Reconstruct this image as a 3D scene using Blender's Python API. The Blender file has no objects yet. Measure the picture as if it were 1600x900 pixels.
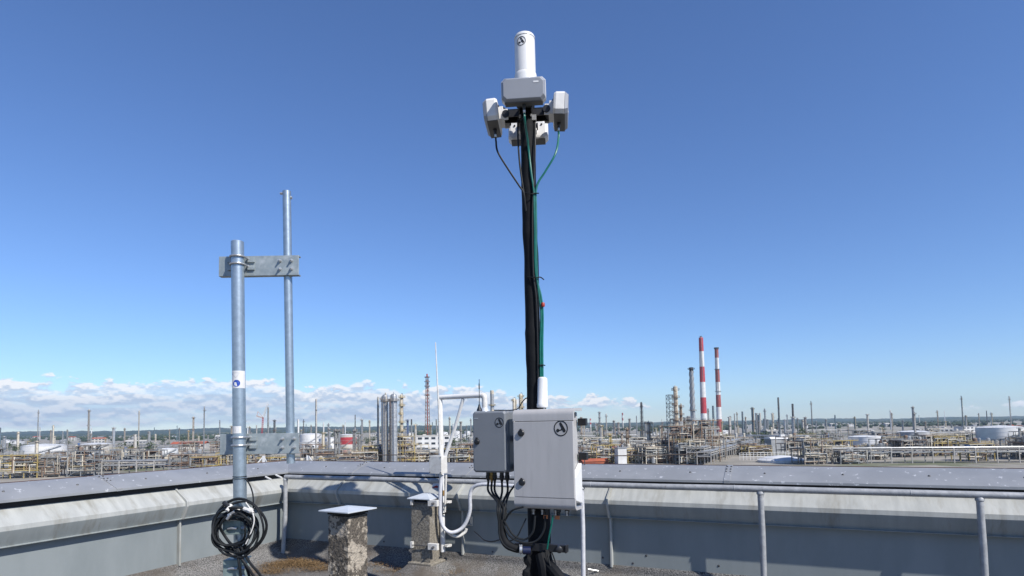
import bpy, math, random
from mathutils import Vector, Matrix, noise as mnoise
R = math.radians
rnd = random.Random(11)
sc = bpy.context.scene
col = sc.collection

# ------------------------------------------------------------------ camera
F, CX, PY, H = 955.0, 800.0, 605.0, 1.76
ROLL, PITCH = R(1.0), math.atan(60 / 955.0)
fwd = Vector((0, math.cos(PITCH), math.sin(PITCH)))
up0 = Vector((0, -math.sin(PITCH), math.cos(PITCH)))
r0 = Vector((1, 0, 0))
cright = r0 * math.cos(ROLL) - up0 * math.sin(ROLL)
cup = r0 * math.sin(ROLL) + up0 * math.cos(ROLL)
CAM = Vector((0, 0, H))
cd = bpy.data.cameras.new('camera'); cam = bpy.data.objects.new('camera', cd); col.objects.link(cam)
cd.sensor_width = 36; cd.lens = 36 * F / 1600; cd.shift_y = (PY - 450) / 1600
cd.clip_start = 0.05; cd.clip_end = 60000
M = Matrix.Identity(4)
for i in range(3):
    M[i][0] = cright[i]; M[i][1] = cup[i]; M[i][2] = -fwd[i]; M[i][3] = CAM[i]
cam.matrix_world = M
sc.camera = cam

def ray(px, py): return fwd + cright * ((px - CX) / F) + cup * ((PY - py) / F)
def P(px, py, D):                    # point seen at a photo pixel, D metres ahead
    r = ray(px, py); return CAM + r * (D / r.y)
def Pz(px, py, z):
    r = ray(px, py); return CAM + r * ((z - H) / r.z)
def proj(p):
    d = Vector(p) - CAM; w = d.dot(fwd)
    return CX + F * d.dot(cright) / w, PY - F * d.dot(cup) / w

# ------------------------------------------------------------------ light, sky, exposure
SUN = Vector((0.50, -0.52, 0.70)).normalized()
sl = bpy.data.lights.new('sun', 'SUN'); sl.energy = 5.0; sl.angle = R(0.53); sl.color = (1.0, 0.955, 0.89)
so = bpy.data.objects.new('sun', sl); col.objects.link(so)
so.rotation_euler = SUN.to_track_quat('Z', 'Y').to_euler(); so.location = (0, 0, 60)
sc.view_settings.view_transform = 'Standard'; sc.view_settings.look = 'None'
sc.view_settings.exposure = 0.38; sc.view_settings.gamma = 1.0
SKY_STRENGTH = 0.088

def make_world():
    w = bpy.data.worlds.new('World'); sc.world = w; w.use_nodes = True
    nt = w.node_tree; nt.nodes.clear()
    N = nt.nodes.new; L = nt.links.new
    def math_(op, a, b=None, clamp=False):
        n = N('ShaderNodeMath'); n.operation = op; n.use_clamp = clamp
        for i, v in enumerate((a, b)):
            if v is None: continue
            if isinstance(v, (int, float)): n.inputs[i].default_value = v
            else: L(v, n.inputs[i])
        return n.outputs[0]
    def remap(v, a, b, c=0.0, d=1.0, smooth=True):
        n = N('ShaderNodeMapRange'); n.interpolation_type = 'SMOOTHSTEP' if smooth else 'LINEAR'
        L(v, n.inputs['Value'])
        for k, q in (('From Min', a), ('From Max', b), ('To Min', c), ('To Max', d)): n.inputs[k].default_value = q
        return n.outputs[0]
    out = N('ShaderNodeOutputWorld')
    sky = N('ShaderNodeTexSky'); sky.sky_type = 'NISHITA'; sky.sun_disc = False
    sky.sun_elevation = math.asin(SUN.z); sky.sun_rotation = math.atan2(SUN.x, SUN.y)
    sky.altitude = 0; sky.air_density = 1.0; sky.dust_density = 0.1; sky.ozone_density = 2.6
    hs = N('ShaderNodeHueSaturation'); hs.inputs['Saturation'].default_value = 1.0; hs.inputs['Value'].default_value = 1.0
    L(sky.outputs[0], hs.inputs['Color'])
    bg = N('ShaderNodeBackground'); bg.inputs['Strength'].default_value = SKY_STRENGTH
    tint = N('ShaderNodeMix'); tint.data_type = 'RGBA'; tint.blend_type = 'MULTIPLY'; tint.inputs['Factor'].default_value = 1.0
    tint.inputs['B'].default_value = (0.79, 0.98, 1.33, 1)      # the phone's cool white balance
    L(hs.outputs[0], tint.inputs['A']); L(tint.outputs['Result'], bg.inputs['Color'])
    tc = N('ShaderNodeTexCoord'); sp = N('ShaderNodeSeparateXYZ'); L(tc.outputs['Generated'], sp.inputs[0])
    az = math_('MULTIPLY', math_('ARCTAN2', sp.outputs[0], sp.outputs[1]), 180 / math.pi)
    el = math_('MULTIPLY', math_('ARCSINE', sp.outputs[2]), 180 / math.pi)
    # upper and lower edge of the cloud bank by compass bearing
    def curve(pts, lo, hi):
        n = N('ShaderNodeValToRGB'); n.color_ramp.interpolation = 'B_SPLINE'
        cr = n.color_ramp
        while len(cr.elements) > 1: cr.elements.remove(cr.elements[-1])
        first = True
        for px, y in pts:
            a = (px + 60) / 120.0; v = (y - lo) / (hi - lo)
            if first: e = cr.elements[0]; e.position = a; first = False
            else: e = cr.elements.new(a)
            e.color = (v, v, v, 1)
        L(remap(az, -60, 60, 0, 1, False), n.inputs[0])
        return remap(n.outputs[0], 0, 1, lo, hi, False)
    topc = curve([(-58, 3.6), (-42, 4.4), (-34, 4.0), (-25, 5.0), (-21, 4.7), (-18.5, 3.4), (-15, 4.4), (-12.5, 4.6), (-9, 3.6), (-6, 3.9), (-3, 4.2), (0, 3.4), (3, 2.8),
                  (5.5, 2.6), (8, 3.0), (10.5, 2.7), (12.0, 1.6), (13.5, 1.7), (15, 0.8), (17, 0.0), (22, -0.6), (30, 0.0), (38, 1.3), (50, 1.9)], -2.0, 6.0)
    botc = curve([(-60, 0.2), (-8, 0.2), (0, 0.7), (4, 1.3), (8, 1.35), (12, 1.2), (20, 0.9), (40, 0.5), (58, 0.4)], -2.0, 6.0)
    def nz(sx, sy, seed, detail, dist=0.0, shift=0.0, rough=0.55):
        c = N('ShaderNodeCombineXYZ'); L(math_('MULTIPLY', az, sx), c.inputs[0]); L(math_('ADD', math_('MULTIPLY', el, sy), shift), c.inputs[1]); c.inputs[2].default_value = seed
        n = N('ShaderNodeTexNoise'); n.inputs['Scale'].default_value = 1.0; n.inputs['Detail'].default_value = detail
        n.inputs['Roughness'].default_value = rough; n.inputs['Distortion'].default_value = dist
        L(c.outputs[0], n.inputs['Vector']); return n.outputs['Fac']
    puff = nz(0.46, 1.0, 3.1, 8, 0.2)
    puff_up = nz(0.46, 1.0, 3.1, 8, 0.2, 0.34)         # the same puffs a little higher: tells lit tops from undersides
    def billow(shift):
        c = N('ShaderNodeCombineXYZ'); L(math_('MULTIPLY', az, 0.62), c.inputs[0]); L(math_('ADD', math_('MULTIPLY', el, 1.25), shift), c.inputs[1]); c.inputs[2].default_value = 5.5
        wob = N('ShaderNodeTexNoise'); wob.inputs['Scale'].default_value = 1.6; wob.inputs['Detail'].default_value = 5; L(c.outputs[0], wob.inputs['Vector'])
        ad = N('ShaderNodeVectorMath'); ad.operation = 'MULTIPLY_ADD'; L(wob.outputs['Color'], ad.inputs[0]); ad.inputs[1].default_value = (0.75, 0.75, 0.75); L(c.outputs[0], ad.inputs[2])
        v = N('ShaderNodeTexVoronoi'); v.feature = 'SMOOTH_F1'; v.inputs['Smoothness'].default_value = 0.35; v.inputs['Scale'].default_value = 1.0; v.inputs['Detail'].default_value = 2.0; v.inputs['Roughness'].default_value = 0.5
        L(ad.outputs[0], v.inputs['Vector']); return math_('SUBTRACT', 0.86, math_('MULTIPLY', v.outputs['Distance'], 0.9))
    b0, b1 = billow(0.0), billow(0.34)
    puff = math_('ADD', math_('MULTIPLY', puff, 0.72), math_('MULTIPLY', b0, 0.28))
    puff_up = math_('ADD', math_('MULTIPLY', puff_up, 0.72), math_('MULTIPLY', b1, 0.28))
    layer = nz(0.11, 1.5, 8.4, 6, 0.4)
    gap = math_('SUBTRACT', topc, el)
    edge = math_('ADD', math_('MULTIPLY', gap, 0.95), math_('MULTIPLY', math_('SUBTRACT', puff, 0.44), 3.6))
    m = remap(edge, 0.0, 0.30)
    low = remap(math_('ADD', math_('SUBTRACT', el, botc), math_('MULTIPLY', math_('SUBTRACT', puff, 0.5), 1.4)), -0.2, 0.45)
    lay = remap(math_('ADD', math_('MULTIPLY', layer, 0.6), math_('MULTIPLY', puff, 0.4)), 0.34, 0.50, 0.62, 1.0)
    mask = math_('MULTIPLY', math_('MULTIPLY', m, low), lay)
    mask = math_('MULTIPLY', mask, 0.93)
    lit = remap(math_('SUBTRACT', puff, puff_up), -0.09, 0.10)
    top = remap(gap, 0.2, 2.3, 1.0, 0.25)
    br = math_('MULTIPLY', math_('ADD', math_('MULTIPLY', lit, 0.6), 0.4), math_('ADD', math_('MULTIPLY', top, 0.6), 0.4))
    cr = N('ShaderNodeValToRGB'); ce = cr.color_ramp.elements
    ce[0].position = 0.1; ce[0].color = (0.36, 0.47, 0.66, 1)
    ce[1].position = 0.80; ce[1].color = (0.93, 0.93, 0.95, 1)
    e = ce.new(0.42); e.color = (0.58, 0.66, 0.79, 1)
    L(br, cr.inputs[0])
    cb = N('ShaderNodeBackground'); L(cr.outputs[0], cb.inputs['Color']); cb.inputs['Strength'].default_value = 0.84
    mx = N('ShaderNodeMixShader'); L(mask, mx.inputs[0]); L(bg.outputs[0], mx.inputs[1]); L(cb.outputs[0], mx.inputs[2])
    L(mx.outputs[0], out.inputs[0])
make_world()

# ------------------------------------------------------------------ materials
ALB = 0.80      # one common scale on every base colour, set together with the exposure
def mat(name, c, c2=None, scale=6.0, rough=0.6, metal=0.0, bump=0.0, bscale=None, stretch=(1, 1, 1), detail=6.0, band=(0.38, 0.62), spec=0.5, bdist=0.01, c3=None, scale3=1.5, band3=(0.5, 0.62)):
    m = bpy.data.materials.new(name); m.use_nodes = True
    nt = m.node_tree; N = nt.nodes.new; L = nt.links.new
    b = nt.nodes['Principled BSDF']
    b.inputs['Roughness'].default_value = rough; b.inputs['Metallic'].default_value = metal
    b.inputs['Specular IOR Level'].default_value = spec
    c4 = lambda q: (q[0] * ALB, q[1] * ALB, q[2] * ALB, 1)
    if c2 is None: c2 = tuple(v * 0.86 for v in c)
    tc = N('ShaderNodeTexCoord'); mp = N('ShaderNodeMapping'); mp.inputs['Scale'].default_value = stretch
    L(tc.outputs['Object'], mp.inputs[0])
    n = N('ShaderNodeTexNoise'); n.inputs['Scale'].default_value = scale; n.inputs['Detail'].default_value = detail; n.inputs['Roughness'].default_value = 0.6
    L(mp.outputs[0], n.inputs['Vector'])
    cr = N('ShaderNodeValToRGB'); cr.color_ramp.elements[0].position = band[0]; cr.color_ramp.elements[1].position = band[1]
    cr.color_ramp.elements[0].color = c4(c2); cr.color_ramp.elements[1].color = c4(c)
    L(n.outputs['Fac'], cr.inputs[0]); outc = cr.outputs[0]
    if c3 is not None:
        n3 = N('ShaderNodeTexNoise'); n3.inputs['Scale'].default_value = scale3; n3.inputs['Detail'].default_value = 8; n3.inputs['Roughness'].default_value = 0.65
        L(mp.outputs[0], n3.inputs['Vector'])
        r3 = N('ShaderNodeMapRange'); r3.inputs['From Min'].default_value = band3[0]; r3.inputs['From Max'].default_value = band3[1]
        L(n3.outputs['Fac'], r3.inputs['Value'])
        mx = N('ShaderNodeMix'); mx.data_type = 'RGBA'; L(r3.outputs[0], mx.inputs['Factor']); L(outc, mx.inputs['A']); mx.inputs['B'].default_value = c4(c3)
        outc = mx.outputs['Result']
    L(outc, b.inputs['Base Color'])
    if bump:
        n2 = N('ShaderNodeTexNoise'); n2.inputs['Scale'].default_value = bscale or scale * 4; n2.inputs['Detail'].default_value = 5
        L(mp.outputs[0], n2.inputs['Vector'])
        bp = N('ShaderNodeBump'); bp.inputs['Strength'].default_value = bump; bp.inputs['Distance'].default_value = bdist
        L(n2.outputs['Fac'], bp.inputs['Height']); L(bp.outputs[0], b.inputs['Normal'])
    return m

mm = {}
mm['galv'] = mat('galvanised_steel', (0.50, 0.58, 0.63), (0.41, 0.485, 0.535), 26, 0.36, 0.75, 0.05, 60)
mm['galv_plate'] = mat('galvanised_plate', (0.40, 0.45, 0.46), (0.29, 0.34, 0.36), 14, 0.5, 0.4, 0.05, 60, c3=(0.50, 0.54, 0.55), scale3=9, band3=(0.56, 0.7))
mm['bolt'] = mat('zinc_bolt', (0.62, 0.63, 0.63), None, 30, 0.35, 0.7)
mm['darkbolt'] = mat('dark_bolt', (0.08, 0.08, 0.085), None, 30, 0.5, 0.2)
mm['black'] = mat('black_sheath', (0.009, 0.010, 0.012), (0.005, 0.006, 0.008), 9, 0.75, 0, 0.35, 18, spec=0.2)
mm['blackplastic'] = mat('black_plastic', (0.014, 0.015, 0.018), None, 12, 0.42, 0)
mm['blackmetal'] = mat('black_painted_metal', (0.017, 0.018, 0.021), None, 8, 0.45, 0.1)
mm['cable'] = mat('black_cable_jacket', (0.009, 0.011, 0.013), None, 20, 0.55, spec=0.3)
mm['green'] = mat('green_cable_jacket', (0.0, 0.155, 0.115), (0.0, 0.12, 0.09), 20, 0.35)
mm['cab'] = mat('cabinet_grey_paint', (0.48, 0.47, 0.465), (0.45, 0.442, 0.437), 3, 0.38, 0, 0.02, 220, c3=(0.40, 0.392, 0.39), scale3=5, band3=(0.52, 0.80), stretch=(4, 1, 0.5))
mm['cabdark'] = mat('enclosure_grey_paint', (0.20, 0.215, 0.235), (0.185, 0.20, 0.22), 4, 0.42, 0, 0.02, 200)
mm['white'] = mat('white_enamel', (0.80, 0.80, 0.79), (0.74, 0.74, 0.73), 4, 0.35)
mm['whitedirty'] = mat('weathered_white_paint', (0.76, 0.75, 0.71), (0.62, 0.60, 0.56), 14, 0.45, 0, 0.05, 60, c3=(0.42, 0.36, 0.28), scale3=18, band3=(0.62, 0.72))
mm['antwhite'] = mat('antenna_housing_white', (0.78, 0.77, 0.75), (0.70, 0.69, 0.67), 10, 0.45)
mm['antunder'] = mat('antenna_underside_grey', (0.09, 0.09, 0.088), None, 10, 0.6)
mm['antgrey'] = mat('antenna_face_grey', (0.30, 0.315, 0.35), (0.285, 0.30, 0.335), 5, 0.45)
mm['rail'] = mat('rail_grey_paint', (0.43, 0.44, 0.45), (0.33, 0.34, 0.35), 16, 0.5, 0.1, 0.2, 40, c3=(0.24, 0.22, 0.20), scale3=26, band3=(0.62, 0.70))
mm['postwhite'] = mat('post_pale_paint', (0.66, 0.67, 0.70), (0.55, 0.56, 0.6), 20, 0.45, 0, 0.15, 50, c3=(0.33, 0.32, 0.31), scale3=30, band3=(0.63, 0.7))
mm['lead'] = mat('coping_sheet_metal', (0.375, 0.385, 0.395), (0.315, 0.325, 0.335), 2.2, 0.42, 0.25, 0.12, 14, c3=(0.66, 0.67, 0.68), scale3=15, band3=(0.625, 0.645))
mm['flash'] = mat('flashing_sheet_sunlit', (0.49, 0.50, 0.475), (0.40, 0.41, 0.39), 3.0, 0.48, 0.05, 0.06, 10, stretch=(3.2, 0.7, 0.7), c3=(0.25, 0.235, 0.19), scale3=1.35, band3=(0.52, 0.72))  # same sheet as the fascia, paler to paint sunlight onto the slope; stains on top
mm['sheet'] = mat('wall_sheet', (0.27, 0.30, 0.305), (0.235, 0.265, 0.27), 2.0, 0.5, 0.05, 0.06, 5, stretch=(1.5, 1, 0.5))
mm['rustedge'] = mat('rusty_edge', (0.16, 0.055, 0.04), (0.09, 0.05, 0.045), 6, 0.8)
mm['fascia'] = mat('fascia_sheet_shaded', (0.33, 0.36, 0.36), (0.28, 0.31, 0.31), 3.0, 0.48, 0.05, 0.06, 10, stretch=(3.2, 0.7, 0.7), c3=(0.20, 0.19, 0.16), scale3=1.35, band3=(0.54, 0.70))  # same sheet as the flashing, darkened to paint in the undercut's shade
mm['brownband'] = mat('brown_tape', (0.40, 0.24, 0.08), None, 8, 0.6)
mm['tarlap'] = mat('felt_lap', (0.16, 0.155, 0.15), (0.03, 0.03, 0.03), 60, 0.85, 0, 0.6, 90, detail=3)
mm['recess'] = mat('dark_joint_and_shade', (0.02, 0.021, 0.024), None, 6, 0.8)  # dark gasket colour, also paints the shade under the coping
mm['core'] = mat('parapet_masonry', (0.30, 0.29, 0.28), None, 3, 0.85)
mm['bitumen'] = mat('mineral_bitumen', (0.31, 0.30, 0.285), (0.045, 0.045, 0.045), 80, 0.9, 0, 0.7, 130, detail=3, band=(0.38, 0.64), c3=(0.12, 0.10, 0.08), scale3=1.2, band3=(0.47, 0.64))
mm['vent'] = mat('rough_render', (0.17, 0.145, 0.115), (0.06, 0.052, 0.042), 55, 0.92, 0, 0.9, 60, detail=6, band=(0.36, 0.62), c3=(0.44, 0.385, 0.31), scale3=4.2, band3=(0.51, 0.54), bdist=0.02)
mm['vent2'] = mat('weathered_concrete', (0.30, 0.27, 0.22), (0.15, 0.135, 0.11), 45, 0.92, 0, 0.6, 70, detail=6, c3=(0.32, 0.30, 0.27), scale3=9, band3=(0.58, 0.66), bdist=0.012)
mm['ventshade'] = mat('cap_shade_dark', (0.02, 0.019, 0.018), None, 20, 0.85)  # near-black tone that paints the caps' shade onto the vent tops
mm['cap'] = mat('cap_sheet_metal', (0.66, 0.70, 0.74), (0.58, 0.62, 0.66), 6, 0.4, 0.15, 0.04, 20)
mm['moss'] = mat('dry_moss', (0.20, 0.115, 0.045), (0.09, 0.06, 0.028), 30, 0.95)
mm['moss2'] = mat('dry_straw', (0.34, 0.22, 0.10), (0.22, 0.14, 0.06), 30, 0.95)
mm['sticker'] = mat('sticker_white', (0.78, 0.78, 0.78), None, 5, 0.5)
mm['stickerblue'] = mat('sticker_blue', (0.01, 0.07, 0.45), None, 5, 0.5)
mm['stickerred'] = mat('sticker_red', (0.40, 0.035, 0.015), None, 5, 0.5)
mm['orange'] = mat('orange_tag', (0.55, 0.17, 0.05), None, 5, 0.5)
mm['bluetape'] = mat('blue_tape', (0.006, 0.012, 0.05), None, 5, 0.4)
mm['brass'] = mat('brass_gland', (0.33, 0.22, 0.08), None, 20, 0.4, 0.8)
mm['ink'] = mat('logo_black', (0.008, 0.008, 0.009), None, 5, 0.45)

# ------------------------------------------------------------------ mesh builder
def frame_rot(d):
    d = Vector(d).normalized()
    a = Vector((0, 0, 1)) if abs(d.z) < 0.95 else Vector((1, 0, 0))
    x = a.cross(d).normalized(); y = d.cross(x)
    return x, y
def smooth_pts(pts, k=6):
    pts = [Vector(p) for p in pts]
    if len(pts) < 3: return pts
    out = []
    q = [pts[0] * 2 - pts[1]] + pts + [pts[-1] * 2 - pts[-2]]
    for i in range(1, len(q) - 2):
        a, b, c, d = q[i - 1], q[i], q[i + 1], q[i + 2]
        for j in range(k):
            t = j / k
            out.append(0.5 * ((2 * b) + (c - a) * t + (2 * a - 5 * b + 4 * c - d) * t * t + (3 * b - a - 3 * c + d) * t ** 3))
    out.append(pts[-1]); return out

class MB:
    def __init__(s): s.v = []; s.f = []; s.mi = []; s.cur = 0
    def m(s, i): s.cur = i; return s
    def add(s, vs, fs, T=None):
        o = len(s.v)
        for p in vs:
            p = Vector(p); s.v.append(T @ p if T is not None else p)
        for f in fs: s.f.append([i + o for i in f]); s.mi.append(s.cur)
        return s
    def box(s, c, d, T=None, rz=0.0):
        x, y, z = d[0] / 2, d[1] / 2, d[2] / 2; c = Vector(c)
        cs, sn = math.cos(rz), math.sin(rz)
        vs = []
        for a in (-x, x):
            for b in (-y, y):
                for e in (-z, z): vs.append(c + Vector((a * cs - b * sn, a * sn + b * cs, e)))
        return s.add(vs, [(0, 1, 3, 2), (4, 6, 7, 5), (0, 4, 5, 1), (2, 3, 7, 6), (0, 2, 6, 4), (1, 5, 7, 3)], T)
    def bar(s, a, b, w, h=None):
        a, b = Vector(a), Vector(b); h = h or w
        x, y = frame_rot(b - a); vs = []
        for p in (a, b):
            for i, j in ((-1, -1), (1, -1), (1, 1), (-1, 1)): vs.append(p + x * (i * w / 2) + y * (j * h / 2))
        return s.add(vs, [(0, 1, 5, 4), (1, 2, 6, 5), (2, 3, 7, 6), (3, 0, 4, 7), (3, 2, 1, 0), (4, 5, 6, 7)])
    def tube(s, pts, r, n=8, smooth=0, caps=True, T=None, closed=False):
        pts = [Vector(p) for p in pts]
        if smooth: pts = smooth_pts(pts, smooth)
        k = len(pts); rr = r if isinstance(r, (list, tuple)) else [r] * k
        if len(rr) != k: rr = [rr[min(len(rr) - 1, int(i * len(rr) / k))] for i in range(k)]
        vs = []; x = None
        for i, p in enumerate(pts):
            if closed: d = pts[(i + 1) % k] - pts[i - 1]
            else: d = pts[min(i + 1, k - 1)] - pts[max(i - 1, 0)]
            if d.length < 1e-9: d = Vector((0, 0, 1))
            d.normalize()
            if x is None: x, y = frame_rot(d)
            else:
                x = (x - d * x.dot(d)).normalized(); y = d.cross(x)
            for j in range(n):
                t = 2 * math.pi * j / n; vs.append(p + (x * math.cos(t) + y * math.sin(t)) * rr[i])
        fs = []
        for i in range(k if closed else k - 1):
            i2 = (i + 1) % k
            for j in range(n): fs.append((i * n + j, i * n + (j + 1) % n, i2 * n + (j + 1) % n, i2 * n + j))
        if caps and not closed: fs.append(tuple(range(n - 1, -1, -1))); fs.append(tuple((k - 1) * n + j for j in range(n)))
        return s.add(vs, fs, T)
    def lathe(s, prof, n=16, c=(0, 0, 0), T=None, caps=True):
        c = Vector(c); vs = []; k = len(prof)
        for r, z in prof:
            for j in range(n):
                t = 2 * math.pi * j / n; vs.append(c + Vector((r * math.cos(t), r * math.sin(t), z)))
        fs = [(i * n + j, i * n + (j + 1) % n, (i + 1) * n + (j + 1) % n, (i + 1) * n + j) for i in range(k - 1) for j in range(n)]
        if caps: fs.append(tuple(range(n - 1, -1, -1))); fs.append(tuple((k - 1) * n + j for j in range(n)))
        return s.add(vs, fs, T)
    def extx(s, prof, x0, x1, closed=True, m0=0.0, m1=0.0):   # profile [(y,z)] pulled along x; m0/m1 mitre the ends by y
        n = len(prof)
        vs = [(x0 + m0 * y, y, z) for y, z in prof] + [(x1 + m1 * y, y, z) for y, z in prof]
        rg = n if closed else n - 1
        fs = [(i, (i + 1) % n, n + (i + 1) % n, n + i) for i in range(rg)]
        if closed: fs.append(tuple(range(n - 1, -1, -1))); fs.append(tuple(range(n, 2 * n)))
        return s.add(vs, fs)
    def loops(s, ls, capa=True, capb=True, T=None):
        n = len(ls[0]); vs = [p for l in ls for p in l]
        fs = [(i * n + j, i * n + (j + 1) % n, (i + 1) * n + (j + 1) % n, (i + 1) * n + j) for i in range(len(ls) - 1) for j in range(n)]
        if capa: fs.append(tuple(range(n - 1, -1, -1)))
        if capb: fs.append(tuple((len(ls) - 1) * n + j for j in range(n)))
        return s.add(vs, fs, T)
    def build(s, name, mats, parent=None, smooth=True, bevel=0.0, world=False, ang=35, seg=2):
        me = bpy.data.meshes.new(name)
        vs = s.v
        if world and parent is not None:
            p_ = parent
            while p_.type == 'MESH' and p_.parent is not None: p_ = p_.parent
            inv = MTX[p_.name].inverted(); vs = [inv @ p for p in vs]
        me.from_pydata([tuple(p) for p in vs], [], s.f)
        mats = mats if isinstance(mats, (list, tuple)) else [mats]
        for q in mats: me.materials.append(mm[q] if isinstance(q, str) else q)
        me.polygons.foreach_set('material_index', s.mi)
        import bmesh
        bm = bmesh.new(); bm.from_mesh(me); bmesh.ops.recalc_face_normals(bm, faces=bm.faces[:]); bm.to_mesh(me); bm.free()
        if smooth:
            me.shade_smooth(); me.set_sharp_from_angle(angle=R(ang))
        me.update()
        o = bpy.data.objects.new(name, me); col.objects.link(o)
        if parent is not None:
            o.parent = parent
        if bevel:
            b = o.modifiers.new('bevel', 'BEVEL'); b.width = bevel; b.segments = seg; b.limit_method = 'ANGLE'; b.angle_limit = R(40)
            b.harden_normals = False
        return o
MTX = {}
def thing(name, label, cat, loc=(0, 0, 0), rz=0.0, group=None, Mx=None):
    o = bpy.data.objects.new(name, None); col.objects.link(o); o.empty_display_size = 0.1
    mtx = Mx if Mx is not None else Matrix.Translation(Vector(loc)) @ Matrix.Rotation(rz, 4, 'Z')
    o.matrix_world = mtx; MTX[o.name] = mtx
    o['label'] = label; o['category'] = cat; o['kind'] = 'thing'
    if group: o['group'] = group
    return o
def tag(o, label, cat, group=None, kind=None):
    if label: o['label'] = label
    if cat: o['category'] = cat
    if group: o['group'] = group
    o['kind'] = kind or 'thing'
    return o
def structure(o): o['kind'] = 'structure'; return o
def copy_thing(root, mtx, label, group=None):
    r = root.copy(); col.objects.link(r); r.matrix_world = mtx; MTX[r.name] = mtx; r['label'] = label
    if group: r['group'] = group
    for ch in list(root.children):
        c = ch.copy(); col.objects.link(c); c.parent = r
        for g in list(ch.children):
            d = g.copy(); col.objects.link(d); d.parent = c
    return r

# ------------------------------------------------------------------ frames
TH = R(24.8)
EX = Vector((math.cos(TH), -math.sin(TH), 0)); NX = Vector((-math.sin(TH), -math.cos(TH), 0))
CORN = Pz(441, 868, 0) - NX * 0.3
K = H / 1.7
CORN = CORN - EX * 0.20
BF = Matrix.Translation(CORN) @ Matrix.Rotation(-TH, 4, 'Z') @ Matrix.Scale(K, 4)          # building frame: x along back parapet, -y into the roof
LF = Matrix.Translation(CORN) @ Matrix.Rotation(R(90) - TH, 4, 'Z') @ Matrix.Scale(K, 4)    # left parapet frame
def Pb(px, py, b):                    # the point seen at a photo pixel, b metres in front of the back parapet face
    r = ray(px, py); t = ((CORN + NX * (b * K) - CAM).dot(NX)) / r.dot(NX); return CAM + r * t
def onb(px, py, b):                   # the same in the parapet's own frame: along, up
    q = BF.inverted() @ Pb(px, py, b); return q.x, q.z
def wb(a, b, z): return BF @ Vector((a, -b, z))
# ================================================================== the roof
RL, RN = 19.0, 17.0
m = MB(); g = 60
vs = []; fs = []
# roof deck: gently uneven sheet
nx, ny = 76, 68
for j in range(ny + 1):
    for i in range(nx + 1):
        x = -0.3 + (RL + 0.3) * i / nx; y = -(RN) * j / ny
        z = 0.012 * mnoise.noise(Vector((x * 0.5, y * 0.5, 1.0))) + 0.006 * mnoise.noise(Vector((x * 2, y * 2, 4.0)))
        vs.append((x, y, z))
for j in range(ny):
    for i in range(nx):
        a = j * (nx + 1) + i; fs.append((a, a + 1, a + nx + 2, a + nx + 1))
m.add(vs, fs); m.box((RL / 2 - 0.15, -RN / 2, -11.1), (RL + 0.3, RN, 22.0))
o = m.build('roof_deck', 'bitumen'); o.matrix_world = BF; structure(o)

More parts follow.
